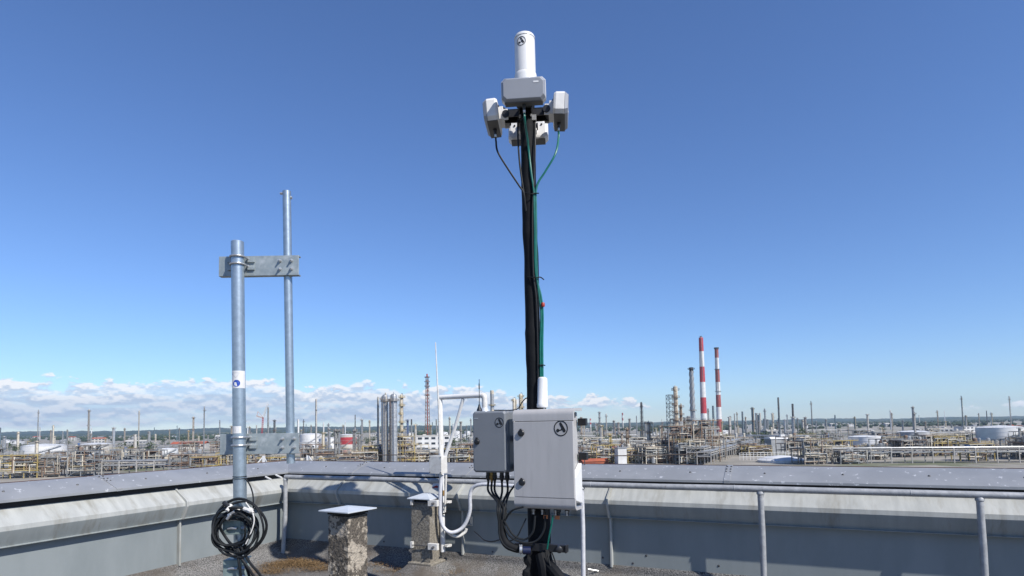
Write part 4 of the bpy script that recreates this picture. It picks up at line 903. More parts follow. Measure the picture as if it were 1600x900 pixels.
FAR = []
LAND = [(372, 'the stickered pole'), (451, 'the slim pole'), (494, 'the pale chimney'), (543, 'the red banded tank'), (608, 'the silver columns'), (668, 'the flare tower'),
        (690, 'the gooseneck pole'), (770, 'the small enclosure'), (855, 'the big cabinet'), (1003, 'the dark flare stack'), (1056, 'the scaffold tower'), (1083, 'the ringed stack'),
        (1103, 'the tallest chimney'), (1126, 'the crowned chimney'), (1190, 'the dark trees'), (1217, 'the dark stack')]
def place(px, D):
    if px < 340: return 'outside the steel poles'
    if px > 1262: return 'right past the dark stacks'
    q, nm_ = min(LAND, key=lambda l: abs(l[0] - px))
    d = px - q
    return ('behind ' if abs(d) < 5 else 'close left of ' if d < -5 and d > -22 else 'close right of ' if d > 5 and d < 22 else 'left of ' if d < 0 else 'right of ') + nm_
def depthword(D): return 'nearest row' if D < 430 else 'mid distance' if D < 900 else 'far off'
def far_thing(name, px, D, base, cat, group, rz=None, fixed=None):
    p = P(px, hz(px), D); loc = Vector((p.x, D, G))
    t = thing(name, '', cat, loc, 0.2 if rz is None else rz, group)
    if fixed: t['label'] = fixed
    else: FAR.append((t, px, D, base))
    t['px_'] = px
    return t
def ztop(px, y, D): return P(px, y, D).z - G
def ladder_mesh(m, r, z0, z1, a=0.6, w=0.5):
    c, s = math.cos(a), math.sin(a); q = r + 0.35
    for k in (-1, 1): m.bar((c * q - s * k * w, s * q + c * k * w, z0), (c * q - s * k * w, s * q + c * k * w, z1), 0.16)
    z = z0
    while z < z1: m.bar((c * q - s * w, s * q + c * w, z), (c * q + s * w, s * q - c * w, z), 0.14); z += 1.6
def platform_mesh(r, z, w=1.0, a0=0, a1=360, rail=True):
    m = MB(); n = 14; full = a1 - a0 >= 360
    ls = []
    for i in range(n + 1):
        a = R(a0 + (a1 - a0) * i / n); c, s = math.cos(a), math.sin(a)
        ls.append([Vector((c * r, s * r, z)), Vector((c * (r + w), s * (r + w), z)), Vector((c * (r + w), s * (r + w), z + 0.18)), Vector((c * r, s * r, z + 0.18))])
    m.loops(ls)
    if rail:
        for zz in (0.65, 1.15):
            m.tube([(math.cos(R(a0 + (a1 - a0) * i / n)) * (r + w), math.sin(R(a0 + (a1 - a0) * i / n)) * (r + w), z + zz) for i in range(n + 1)], 0.07, 4)
        for i in range(0, n + 1, 2):
            a = R(a0 + (a1 - a0) * i / n); m.bar((math.cos(a) * (r + w), math.sin(a) * (r + w), z), (math.cos(a) * (r + w), math.sin(a) * (r + w), z + 1.2), 0.08)
    return m
SEED = random.Random(5)
def column(px, yt, D, wpx, shell='steelgrey', plats=4, pmat='tan', pipe=True, base='grey column', cat='column', fixed=None, top='dome', h=None, rings=True, taper=0.0, group='refinery columns'):
    t = far_thing('refinery_column', px, D, base, cat, group, fixed=fixed)
    h = h or ztop(px, yt, D); r = wpx * D / 955 / 2
    m = MB()
    if top == 'dome': prof = [(r * (1 + taper), 0), (r, h - r * 0.8), (r * 0.92, h - r * 0.45), (r * 0.65, h - r * 0.15), (r * 0.1, h)]
    else: prof = [(r * (1 + taper), 0), (r, h - 0.5), (r * 1.12, h - 0.45), (r * 1.12, h), (r * 0.8, h)]
    m.lathe(prof, 14)
    if rings:
        z = h * 0.12
        while z < h * 0.95:
            m.lathe([(r * 1.005, z - 0.12), (r * 1.04, z - 0.1), (r * 1.04, z + 0.1), (r * 1.005, z + 0.12)], 14); z += max(2.2, h / 16)
    m.build('shell', shell, t)
    for k in range(plats):
        z = h * (0.25 + 0.70 * k / max(1, plats - 1)) if plats > 1 else h * 0.9
        a0 = SEED.uniform(0, 360)
        platform_mesh(r, z, max(1.0, r * 0.62), a0, a0 + SEED.choice((220, 270, 360))).build('platform', pmat, t, smooth=False)
    if plats:
        m = MB(); ladder_mesh(m, r, h * 0.1, h * 0.97, SEED.uniform(-2.6, -0.5)); m.build('ladder', pmat, t, smooth=False)
    if pipe:
        a = SEED.uniform(-2.4, -0.7); q = r * 1.22; pr = max(0.16, r * 0.12)
        m = MB(); m.tube([(0, 0, h - 0.2), (0, 0, h + pr * 3), (math.cos(a) * q * .5, math.sin(a) * q * .5, h + pr * 4), (math.cos(a) * q, math.sin(a) * q, h - r), (math.cos(a) * q, math.sin(a) * q, h * 0.1)], pr, 7)
        m.build('overhead_pipe', SEED.choice(('silver', 'steelgrey', 'cream')), t)
    return t
def stack(px, yt, D, wpx, bands, base='', fixed=None, taper=0.35, caps=None, cat='chimney', name='chimney', group=None, rings=()):
    t = far_thing(name, px, D, base, cat, group, fixed=fixed)
    h = ztop(px, yt, D); r = wpx * D / 955 / 2
    keys = []
    for b in bands:
        if b[1] not in keys: keys.append(b[1])
    m = MB(); zs = [h] + [max(0, ztop(px, y, D)) for y, _ in bands]
    for i in range(len(bands)):
        z1, z0 = zs[i], zs[i + 1]
        f = lambda z: r * (1 + taper * (1 - z / h))
        m.m(keys.index(bands[i][1])).lathe([(f(z0), z0), (f(z1), z1)], 18, caps=(i == 0))
    m.build('shaft', keys, t, ang=50)
    if caps:
        m = MB(); m.lathe([(r * 0.95, h), (r * caps[0], h + 0.2), (r * caps[0], h + caps[1]), (r * 0.8, h + caps[1])], 16); m.build('crown', caps[2], t)
    for (y, pm) in rings:
        z = ztop(px, y, D); rr_ = r * (1 + taper * (1 - z / h)); platform_mesh(rr_, z, 1.3).build('platform', pm, t, smooth=False)
    m = MB(); ladder_mesh(m, r * 1.15, 4, h - 1, -1.9, 0.35); m.build('ladder', 'steelgrey', t, smooth=False)
    return t
def lattice(m, w0, w1, h, n, bw):
    for k in range(n):
        z0, z1 = h * k / n, h * (k + 1) / n; a, b = w0 + (w1 - w0) * k / n, w0 + (w1 - w0) * (k + 1) / n
        c0 = [Vector((x * a, y * a, z0)) for x, y in ((-1, -1), (1, -1), (1, 1), (-1, 1))]; c1 = [Vector((x * b, y * b, z1)) for x, y in ((-1, -1), (1, -1), (1, 1), (-1, 1))]
        for i in range(4):
            j = (i + 1) % 4
            m.bar(c0[i], c1[i], bw); m.bar(c0[i], c1[j], bw * 0.7); m.bar(c1[i], c1[j], bw * 0.8)
            if k % 2: m.bar(c0[j], c1[i], bw * 0.6)
def tank(px, D, wpx, hpx, shell='tankwhite', base='white storage tank', fixed=None, band=None, roof='tankwhite'):
    t = far_thing('storage_tank', px, D, base, 'tank', 'storage tanks', fixed=fixed)
    r = wpx * D / 955 / 2; h = hpx * D / 955
    m = MB(); mats = [shell]
    if band: m.lathe([(r, 0), (r, h * band[0])], 28, caps=False); mats.append(band[2]); m.m(1).lathe([(r, h * band[0]), (r, h * band[1])], 28, caps=False); m.m(0).lathe([(r, h * band[1]), (r, h)], 28, caps=False)
    else: m.lathe([(r, 0), (r, h)], 28, caps=False)
    for z in (0.33, 0.66, 1.0): m.m(0).lathe([(r, h * z - 0.12), (r + 0.12, h * z - 0.1), (r + 0.12, h * z), (r, h * z + 0.02)], 28, caps=False)
    m.build('shell', mats, t)
    MB().lathe([(r + 0.05, h + 0.02), (r * 0.6, h + r * 0.07), (0.2, h + r * 0.11)], 28).build('roof', roof, t)
    m = MB(); pts = []
    for i in range(16):
        a = R(-150 + 130 * i / 15); pts.append((math.cos(a) * (r + 0.6), math.sin(a) * (r + 0.6), h * i / 15))
    m.tube(pts, 0.25, 4); m.tube([(x, y, z + 1.1) for x, y, z in pts], 0.07, 4); m.build('stair', 'steelgrey', t)
    m = MB(); m.tube([(math.cos(2 * math.pi * i / 28) * r, math.sin(2 * math.pi * i / 28) * r, h + 1.1) for i in range(28)], 0.07, 4, closed=True)
    for i in range(0, 28, 2): m.bar((math.cos(2 * math.pi * i / 28) * r, math.sin(2 * math.pi * i / 28) * r, h), (math.cos(2 * math.pi * i / 28) * r, math.sin(2 * math.pi * i / 28) * r, h + 1.1), 0.08)
    m.build('roof_rail', 'steelgrey', t, smooth=False)
    return t
def shed(px, D, w, d, h, wall='wallpale', roof='roofgrey', base='pale flat shed', fixed=None, gable=True, rz=None, win=True):
    t = far_thing('industrial_shed', px, D, base, 'building', 'refinery buildings', rz=rz, fixed=fixed)
    MB().box((0, 0, h / 2), (w, d, h)).build('wall', wall, t, smooth=False)
    m = MB()
    if gable: m.extx([(-d / 2 - 0.4, h - 0.1), (0, h + d * 0.14), (d / 2 + 0.4, h - 0.1), (d / 2 + 0.4, h + 0.2), (0, h + d * 0.14 + 0.3), (-d / 2 - 0.4, h + 0.2)], -w / 2 - 0.4, w / 2 + 0.4)
    else: m.box((0, 0, h + 0.3), (w + 0.6, d + 0.6, 0.6)); m.box((w * 0.2, 0, h + 1.3), (w * 0.15, d * 0.3, 1.6)); m.box((-w * 0.25, d * 0.1, h + 1.0), (w * 0.1, d * 0.2, 1.1))
    m.build('roof', roof, t, smooth=False)
    if win:
        fl = max(1, int(h / 3.6)); k = max(2, min(6, int(w / 6)))
        for f in range(fl):
            for i in range(k): MB().box((-w / 2 + (i + 0.5) * w / k, -d / 2 - 0.03, (f + 0.55) * h / fl), (w / k * 0.6, 0.1, h / fl * 0.42)).build('window', 'window', t, smooth=False)
        MB().box((w * 0.32, -d / 2 - 0.05, 1.4), (2.6, 0.12, 2.8)).build('door', 'steelgrey', t, smooth=False)
    return t
def unit(px, D, w, d, h, storeys, fcol='tan', base='open process frame', fixed=None, seed=0, rz=None):
    rr = random.Random(seed * 77 + 3)
    t = far_thing('process_unit', px, D, base, 'process unit', 'process units', rz=rz, fixed=fixed)
    nb = max(2, int(w / 5)); nd = 2; m = MB(); bw = 0.38
    for i in range(nb + 1):
        for j in range(nd + 1):
            hh = h * rr.choice((1, 1, 0.85, 0.7)) if i in (0, nb) else h
            m.bar((-w / 2 + w * i / nb, -d / 2 + d * j / nd, 0), (-w / 2 + w * i / nb, -d / 2 + d * j / nd, hh), bw)
    for s in range(1, storeys + 1):
        z = h * s / storeys
        for j in range(nd + 1): m.bar((-w / 2, -d / 2 + d * j / nd, z), (w / 2, -d / 2 + d * j / nd, z), bw)
        for i in range(nb + 1): m.bar((-w / 2 + w * i / nb, -d / 2, z), (-w / 2 + w * i / nb, d / 2, z), bw)
        for i in range(nb):
            if rr.random() < 0.35: m.bar((-w / 2 + w * i / nb, -d / 2, z - h / storeys), (-w / 2 + w * (i + 1) / nb, -d / 2, z), bw * 0.6)
    m.build('frame', fcol, t, smooth=False)
    for s in range(1, storeys + 1):
        z = h * s / storeys; a, b = sorted((rr.uniform(-.5, .1), rr.uniform(0.1, .5)))
        m = MB().box(((a + b) / 2 * w, 0, z + 0.26), ((b - a) * w, d * 0.98, 0.12)); m.build('deck', rr.choice(('dark', 'rust', 'steelgrey')), t, smooth=False)
        m = MB()
        for zz in (0.7, 1.25): m.bar((-w / 2, -d / 2 - 0.1, z + zz), (w / 2, -d / 2 - 0.1, z + zz), 0.1)
        for i in range(nb * 2 + 1): m.bar((-w / 2 + w * i / nb / 2, -d / 2 - 0.1, z), (-w / 2 + w * i / nb / 2, -d / 2 - 0.1, z + 1.25), 0.09)
        m.build('guard_rail', rr.choice(('yellow', 'cream', 'steelgrey', 'steelgrey', 'wallpale')), t, smooth=False)
    for k in range(rr.randint(9, 13) if D < 430 else rr.randint(5, 8)):
        s = rr.randint(0, storeys - 1); z = h * s / storeys + 0.4; x = rr.uniform(-.4, .4) * w
        m = MB(); cm = rr.choice(('silver', 'steelgrey', 'cream', 'steelgrey', 'wallpale', 'rust', 'tan', 'dark', 'blue' if rr.random() < .2 else 'silver'))
        if rr.random() < 0.5:
            r = rr.uniform(0.7, 1.5); L = rr.uniform(4, min(9, w * .6)); m.lathe([(r * .3, -L / 2 - r * .5), (r * .85, -L / 2 - r * .2), (r, -L / 2), (r, L / 2), (r * .85, L / 2 + r * .2), (r * .3, L / 2 + r * .5)], 10, T=Matrix.Translation((x * .5, rr.uniform(-.3, 0) * d, z + r + 0.3)) @ Matrix.Rotation(R(90), 4, 'Y'))
        else:
            r = rr.uniform(0.6, 1.4); L = rr.uniform(3.5, h / storeys * 1.6); m.lathe([(r, 0), (r, L - r * .4), (r * .7, L - r * .1), (0.1, L)], 10, c=(x, rr.uniform(-.4, 0) * d, z))
        m.build('vessel', cm, t)
    m = MB()
    for k in range(rr.randint(14, 22)):
        m.m(rr.randint(0, 2)); y = -d / 2 - rr.uniform(-0.5, 0.8); x0, x1 = rr.uniform(-.55, .55) * w, rr.uniform(-.55, .55) * w; z0, z1 = rr.uniform(.1, 1) * h, rr.uniform(0.0, 1.05) * h
        m.tube([(x0, y, z0), (x1, y, z0), (x1, y, z1), (x1, rr.uniform(-.2, .5) * d, z1)], rr.choice((0.14, 0.2, 0.3)), 6)
    m.build('piping', ['steelgrey', 'cream', 'rust'], t)
    return t
def rack(px0, D0, px1, D1, h=7, base='long grey pipe rack', fixed=None, pm=('steelgrey', 'roofgrey', 'silver'), w=6, lv=2):
    p0, p1 = P(px0, hz(px0), D0), P(px1, hz(px1), D1); p0.z = p1.z = 0; d = p1 - p0; L = d.length; ang = math.atan2(d.y, d.x); mid = (p0 + p1) / 2
    t = thing('pipe_rack', fixed or '', 'pipe rack', (mid.x, mid.y, G), ang, 'pipe racks')
    if not fixed: FAR.append((t, (px0 + px1) / 2, mid.y, base))
    n = max(2, int(L / 9)); m = MB()
    for i in range(n + 1):
        x = -L / 2 + L * i / n
        for y in (-w / 2, w / 2): m.bar((x, y, 0), (x, y, h + 0.5), 0.4)
        for q in range(lv): m.bar((x, -w / 2, h - q * 2.2), (x, w / 2, h - q * 2.2), 0.4)
    for y in (-w / 2, w / 2): m.bar((-L / 2, y, h - .3), (L / 2, y, h - .3), 0.3)
    m.build('bents', 'paleconc', t, smooth=False)
    rr = random.Random(int(px0 * 7 + D0))
    for q in range(lv):
        m = MB()
        for k in range(8):
            y = -w / 2 + w * (k + .5) / 8; r = rr.choice((0.15, 0.22, 0.3, 0.38)); m.m(rr.randint(0, 2)).tube([(-L / 2, y, h - q * 2.2 + 0.2 + r), (L / 2, y, h - q * 2.2 + 0.2 + r)], r, 6)
        m.build('pipe_run', list(pm), t)
    return t
LEAFM = []
for v in range(3):
    rr = random.Random(40 + v); m = MB(); cl = [(rr.gauss(0, .30), rr.gauss(0, .30), rr.uniform(.32, .98), rr.uniform(.14, .27)) for _ in range(16)]
    for (x, y, z, r) in cl:
        for k in range(26):
            d = Vector((rr.gauss(0, 1), rr.gauss(0, 1), rr.gauss(0, 1))).normalized(); p = Vector((x, y, z)) + d * r * rr.uniform(.6, 1.05)
            a = Vector((rr.gauss(0, 1), rr.gauss(0, 1), rr.gauss(0, 1))).cross(d).normalized(); b = (d + Vector((rr.gauss(0, .6), rr.gauss(0, .6), rr.gauss(0, .6)))).cross(a).normalized(); s = rr.uniform(.03, .065)
            m.add([p - a * s, p - b * s * .7, p + a * s, p + b * s * .7], [(0, 1, 2, 3)])
    c = m.build('crown', 'leaf' if v != 1 else 'leaf2', None, smooth=False); k = MB()
    k.tube([(0, 0, 0), (0.01, 0, .3), (0, 0.02, .7)], [0.035, 0.028, 0.012], 7)
    for i in range(4): x, y, z, r = cl[i]; k.tube([(0, 0, .3), (x * .6, y * .6, z * .75), (x, y, z)], [0.018, 0.012, 0.006], 5)
    tr = k.build('trunk', 'bark', None); LEAFM.append((c.data, tr.data)); bpy.data.objects.remove(c); bpy.data.objects.remove(tr)
def tree(px, D, h, v, base='bushy green tree', fixed=None):
    t = far_thing('broadleaf_tree', px, D, base, 'tree', 'trees among the refinery', fixed=fixed, rz=px * 1.7)
    t.matrix_world = t.matrix_world @ Matrix.Diagonal((h * 0.95, h * 0.95, h, 1))
    for nm_, me in (('crown', LEAFM[v % 3][0]), ('trunk', LEAFM[v % 3][1])):
        o = bpy.data.objects.new(nm_, me); col.objects.link(o); o.parent = t
    return t

# ---- land
m = MB(); m.add([(-8400, -1100, G), (8400, -1100, G), (8400, 7300, G), (-8400, 7300, G)], [(0, 1, 2, 3)])
structure(m.build('ground', 'ground', None, smooth=False))
def road(pts, w, z):
    m = MB(); vs = []
    pts = [Vector((x, y, 0)) for x, y in pts]
    for i, p in enumerate(pts):
        d = (pts[min(i + 1, len(pts) - 1)] - pts[max(0, i - 1)]).normalized(); s = Vector((-d.y, d.x, 0)) * w / 2; vs += [p - s + Vector((0, 0, z)), p + s + Vector((0, 0, z))]
    m.add(vs, [(2 * i, 2 * i + 1, 2 * i + 3, 2 * i + 2) for i in range(len(pts) - 1)]); return m
fmat('asphalt', (0.085, 0.085, 0.088), (0.06, 0.06, 0.062), 0.3, 0.9)
fmat('turf', (0.085, 0.13, 0.035), (0.06, 0.09, 0.03), 0.08, 0.95)
structure(road([(-900, 560), (0, 470), (900, 380)], 9, G + 0.05).build('service_road', 'asphalt', None, smooth=False))
structure(road([(40, 300), (140, 700), (260, 1500)], 8, G + 0.09).build('access_road', 'asphalt', None, smooth=False))
m = road([(38, 395), (72, 388)], 46, G + 0.03); tag(m.build('lawn', 'turf', None, smooth=False), 'small strip of green lawn beside the orange roofs right of the big cabinet', 'lawn', kind='stuff')
for (yy, hh, sd, nm_) in ((4300, 20, 2.0, 'wooded_ridge'), (5400, 31, 7.0, 'far_ridge'), (6400, 46, 13.0, 'hills')):
    m = MB(); n = 900; ls = []
    for i in range(n + 1):
        x = -7800 + 15600 * i / n
        left = 1.0 + 0.12 * max(-1, min(1, -x / 2600))
        q = hh * left * (0.55 + 0.55 * (0.5 + 0.9 * mnoise.noise(Vector((x / 900, sd, 0)))) + 0.16 * mnoise.noise(Vector((x / 120, sd, 3)))) + 4.2 * mnoise.noise(Vector((x / 34, sd, 5))) + 3.0 * mnoise.noise(Vector((x / 11, sd, 8)))
        ls.append([Vector((x, yy - 500, G - 1)), Vector((x, yy - 200, G + q * .55)), Vector((x, yy, G + max(4, q))), Vector((x, yy + 250, G + q * .5)), Vector((x, yy + 600, G - 1))])
    m.loops(ls); structure(m.build(nm_, 'forest', None, ang=60))

# ---- the things one can name in the photo
column(602, 616, 335, 9.2, 'silver', 1, 'tan', True, fixed='left one of the two fat banded silver columns rising behind the coping', cat='column')
column(615.5, 615, 332, 10.4, 'silver', 1, 'tan', True, fixed='right and slightly thicker of the two fat banded silver columns behind the coping', cat='column')
for x, y, lb in ((609.5, 624, 'dark red pipe riser squeezed between the two fat silver columns'), (612, 650, 'shorter dark red riser touching the right fat silver column')):
    stack(x, y, 338, 2.0, [(760, 'oldred')], fixed=lb, taper=0.0, cat='riser', name='pipe_riser')
stack(591, 620, 420, 2.8, [(626, 'paleconc'), (800, 'steelgrey')], fixed='slim grey stack standing left of the two fat silver columns', taper=0.1)
column(597, 619, 415, 2.8, 'steelgrey', 2, 'tan', False, fixed='slim grey column touching the left fat silver column')
column(628, 616, 350, 5.0, 'cream', 7, 'yellow', True, fixed='cream column with many platforms just right of the two fat silver columns')
unit(629, 342, 13, 9, 17, 4, 'yellow', fixed='yellow and brown open frame at the foot of the cream platform column', seed=3)
column(637, 655, 520, 3.4, 'blue', 3, 'steelgrey', False, fixed='short blue grey column right of the cream platform column')
stack(643, 655, 600, 2.4, [(664, 'dark'), (800, 'steelgrey')], fixed='short dark topped stack between the cream column and the flare tower', taper=0.0)
stack(649, 671, 430, 3.4, [(800, 'paleconc')], fixed='short pale stack left of the red lattice flare tower', taper=0.0, rings=((695, 'yellow'),))
# lattice flare tower
D = 700; t = far_thing('flare_tower', 668, D, '', 'flare tower', None, fixed='red brown lattice flare tower with top platforms, tallest thing left of the mast')
h = ztop(668, 584, D); m = MB(); m.lathe([(0.62, 0), (0.55, h - 4), (0.9, h - 3.6), (0.9, h - .6), (0.6, h)], 10)
zz = [0, .2, .4, .6, .8, 1]; m.build('riser', 'oldred', t)
m = MB(); lattice(m, 3.0, 1.5, h * 0.96, 19, 0.36); m.build('lattice', 'rust', t, smooth=False)
for y in (590, 597, 604, 618): platform_mesh(1.2, ztop(668, y, D), 2.0).build('platform', 'rust', t, smooth=False)
for k in range(4): MB().box((0, -1.05, h * (0.62 + .08 * k)), (1.4, 0.25, h * 0.035)).build('red_panel', 'oldred', t, smooth=False)
stack(682, 655, 800, 2.4, [(800, 'steelgrey')], fixed='thin grey stack just left of the gooseneck pole', taper=0.0)
stack(494, 623, 560, 2.6, [(640, 'paleconc'), (642, 'dark'), (800, 'paleconc')], fixed='tall slim pale chimney standing alone right of the slim steel pole', taper=0.25)
stack(466, 655, 700, 3.0, [(800, 'whitepaint')], fixed='short white stack just right of the slim steel pole', taper=0.1)
stack(505.5, 660, 900, 2.0, [(800, 'whitepaint')], fixed='small white mast like stack right of the tall slim pale chimney', taper=0.3)
stack(555, 648, 800, 1.2, [(668, 'dark'), (800, 'paleconc')], fixed='thin dark mast above the grey twin columns near the red banded tank', taper=0.5)
stack(419, 636, 700, 2.2, [(800, 'steelgrey')], fixed='thin grey stack behind the red and white crane', taper=0.2)
stack(401, 664, 800, 1.6, [(800, 'paleconc')], fixed='short thin pole stack left of the red and white crane', taper=0.1)
for x, yt, w_, lb in ((524.5, 671, 4.2, 'dark grey column, left of a pair in front of the white tanks'), (530.0, 671, 3.2, 'slimmer pale column, right of a pair in front of the white tanks'), (553.5, 671, 5.0, 'grey column right of the red banded tank'), (561.5, 679, 4.4, 'shorter grey column further right of the red banded tank')):
    column(x, yt, 372, w_, 'steelgrey' if w_ > 4 else 'silver', 3, 'tan', True, fixed=lb)
tank(486, 700, 33, 22, fixed='big white storage tank just right of the slim steel pole')
tank(513, 640, 29, 18, fixed='white storage tank between the slim pale chimney and the twin columns')
tank(543, 600, 27, 25, 'wallpale', fixed='white storage tank with a broad red band', band=(0.42, 0.86, 'redpaint'))
tank(545, 520, 22, 8, 'salmon', fixed='low salmon coloured tank in front of the red banded tank', roof='wallpale')
for x, D, w_, h_ in ((655, 900, 24, 9), (676, 1000, 18, 8), (714, 1150, 15, 11), (730, 1200, 9, 10), (706, 950, 20, 7), (640, 1250, 12, 8), (694, 1350, 12, 7), (440, 900, 16, 9), (388, 800, 18, 8)): tank(x, D, w_, h_)
shed(676, 560, 30, 16, 14, 'whitepaint', 'wallpale', fixed='white block building behind the red lattice flare tower', gable=False)
# behind the two cabinets
stack(769.5, 610, 480, 6.0, [(616, 'cream'), (640, 'silver'), (800, 'cream')], fixed='cream and silver stack above the small enclosure beside the dome camera', taper=0.0, rings=((634, 'yellow'),))
column(804, 622, 420, 5.4, 'cream', 4, 'yellow', True, fixed='shorter cream column above the gap between the two cabinets')
column(814.5, 615, 425, 6.4, 'cream', 5, 'yellow', True, fixed='taller cream column just left of the mast')
# right of the cabinet
stack(922.5, 654, 1700, 2.2, [(657, 'redpaint'), (660, 'whitepaint'), (663, 'redpaint'), (667, 'whitepaint'), (800, 'paleconc')], fixed='far small red and white striped stack, first right of the big cabinet', taper=0.2)
column(937, 643, 800, 3.0, 'steelgrey', 5, 'steelgrey', True, fixed='dark column with white top right of the far little striped stack')
stack(973, 645, 1900, 2.2, [(649, 'oldred'), (653, 'whitepaint'), (657, 'oldred'), (661, 'whitepaint'), (800, 'paleconc')], fixed='far small striped stack halfway between big cabinet and dark flare stack', taper=0.2)
D = 780; t = far_thing('flare_tower', 1003, D, '', 'flare stack', None, fixed='thin dark flare stack standing alone between big cabinet and scaffolded tower')
h = ztop(1003, 628, D); MB().lathe([(0.9, 0), (0.8, h - 5), (1.4, h - 4.5), (1.4, h - 1.5), (0.7, h)], 10).build('riser', 'dark', t); m = MB(); lattice(m, 1.7, 1.3, h * .9, 14, 0.2); m.build('lattice', 'dark', t, smooth=False); platform_mesh(1.0, h - 6, 1.2).build('platform', 'dark', t, smooth=False)
for x, yt, D, w_, s_, p_, lb in ((952, 678, 350, 3.8, 'yellow', 4, 'yellow slim column in front of the pipe racks right of the big cabinet'), (979.5, 669, 352, 4.4, 'rust', 4, 'red brown slim column left of the dark flare stack'), (971, 676, 400, 3.4, 'cream', 3, 'cream slim column just left of the red brown one'),
                               (1013, 659, 355, 6.2, 'cream', 4, 'brown column with crowded platforms right of the dark flare stack'), (1032, 665, 430, 4.2, 'cream', 3, 'slim tan column left of the scaffolded column tower'), (943.5, 672, 700, 3.2, 'steelgrey', 3, 'grey column right of the dark white topped column'),
                               (932, 662, 760, 3.2, 'paleconc', 3, 'pale column left of the dark white topped column'), (959, 657, 900, 3.0, 'steelgrey', 3, 'grey column far behind the yellow slim column'), (966, 660, 900, 3.4, 'paleconc', 3, 'pale column far behind the cream slim column')):
    column(x, yt, D, w_, s_, p_, 'yellow' if p_ == 4 and s_ == 'yellow' else 'rust', True, fixed=lb)
column(1057, 604, 340, 6.6, 'cream', 8, 'rust', True, fixed='tall cream and rust column of the scaffolded tower, dark stub on top', top='flat', h=None)
column(1064.5, 632, 345, 4.4, 'tan', 6, 'rust', True, fixed='shorter column leaning close right of the scaffolded column tower')
D = 346; t = far_thing('scaffold_tower', 1049.5, D, '', 'scaffold', None, fixed='rusty scaffold stair tower against the left side of the tall cream column'); h = ztop(1049, 617, D)
m = MB(); lattice(m, 2.0, 2.0, h, 16, 0.2); m.build('lattice', 'steelgrey', t, smooth=False)
for k in range(16): MB().box((0, 0, h * (k + 1) / 16), (4.1, 4.1, 0.14)).build('landing', 'tan', t, smooth=False)
t = stack(1083, 574, 560, 6.2, [(580, 'dark'), (800, 'silver')], fixed='tall grey stack with spiral strakes and a ring platform, left of the striped chimneys', taper=0.35, rings=((577, 'dark'), (642, 'tan')))
h = ztop(1083, 574, 560); r = 6.4 * 560 / 955 / 2; m = MB()
for s_ in range(3):
    for k in range(40):
        a0 = s_ * 2.094 + k * 0.3; a1 = a0 + 0.3; z0 = h * (.45 + .5 * k / 40); z1 = h * (.45 + .5 * (k + 1) / 40); q = r * (1 + .35 * (1 - z0 / h)) * 1.02
        m.bar((math.cos(a0) * q, math.sin(a0) * q, z0), (math.cos(a1) * q, math.sin(a1) * q, z1), 0.45)
m.build('spiral_strake', 'steelgrey', t, smooth=False)
stack(1100, 527.5, 930, 6.6, [(549, 'redpaint'), (573, 'whitepaint'), (597, 'redpaint'), (621, 'whitepaint'), (646, 'redpaint'), (800, 'whitepaint')], fixed='tallest red and white banded chimney, in front of its partner', taper=0.62, caps=(0.45, 2.2, 'paleconc'))
stack(1123.8, 545.5, 1120, 5.8, [(559, 'oldred'), (577, 'whitepaint'), (597, 'oldred'), (617, 'whitepaint'), (636, 'oldred'), (655, 'whitepaint'), (675, 'oldred'), (900, 'cream')], fixed='slightly shorter red and white banded chimney with dark crown, right of the tallest', taper=0.5, caps=(1.3, 3.0, 'dark'), rings=((577.5, 'dark'), (612, 'dark')))
for x, yt, w_, k_, lb in ((1115, 634, 3.0, 'teal', 'teal grey column between the two striped chimneys'), (1141.5, 650, 2.4, 'steelgrey', 'small grey stack right of the second striped chimney'), (1148, 646, 1.6, 'paleconc', 'thin pale stack further right of the second striped chimney'), (1160.5, 643, 2.6, 'teal', 'slim teal grey stack left of the dark green trees')):
    stack(x, yt, 1000, w_, [(900, k_)], fixed=lb, taper=0.25)
for x, yt, w_, k_, lb in ((1182, 645, 3.0, 'steelgrey', 'grey column above the dark green trees, left of a close pair'), (1188, 645, 2.6, 'paleconc', 'pale column above the dark green trees, right of a close pair'), (1193.5, 654, 2.2, 'teal', 'short teal column just right of the close pair above the trees'), (1199, 655, 3.0, 'steelgrey', 'short grey column between the trees and the tall dark stack'), (1208.5, 651, 2.2, 'steelgrey', 'slim grey column just left of the tall dark stack')):
    column(x, yt, 1050, w_, k_, 2, 'steelgrey', False, fixed=lb)
stack(1217.5, 621, 600, 2.6, [(640, 'dark'), (900, 'teal')], fixed='tall dark stack near the right, standing alone over the pale tank', taper=0.25)
stack(1239.5, 631, 560, 3.0, [(660, 'dark'), (900, 'rust')], fixed='dark stack at far right, a little shorter than the one beside it', taper=0.2)
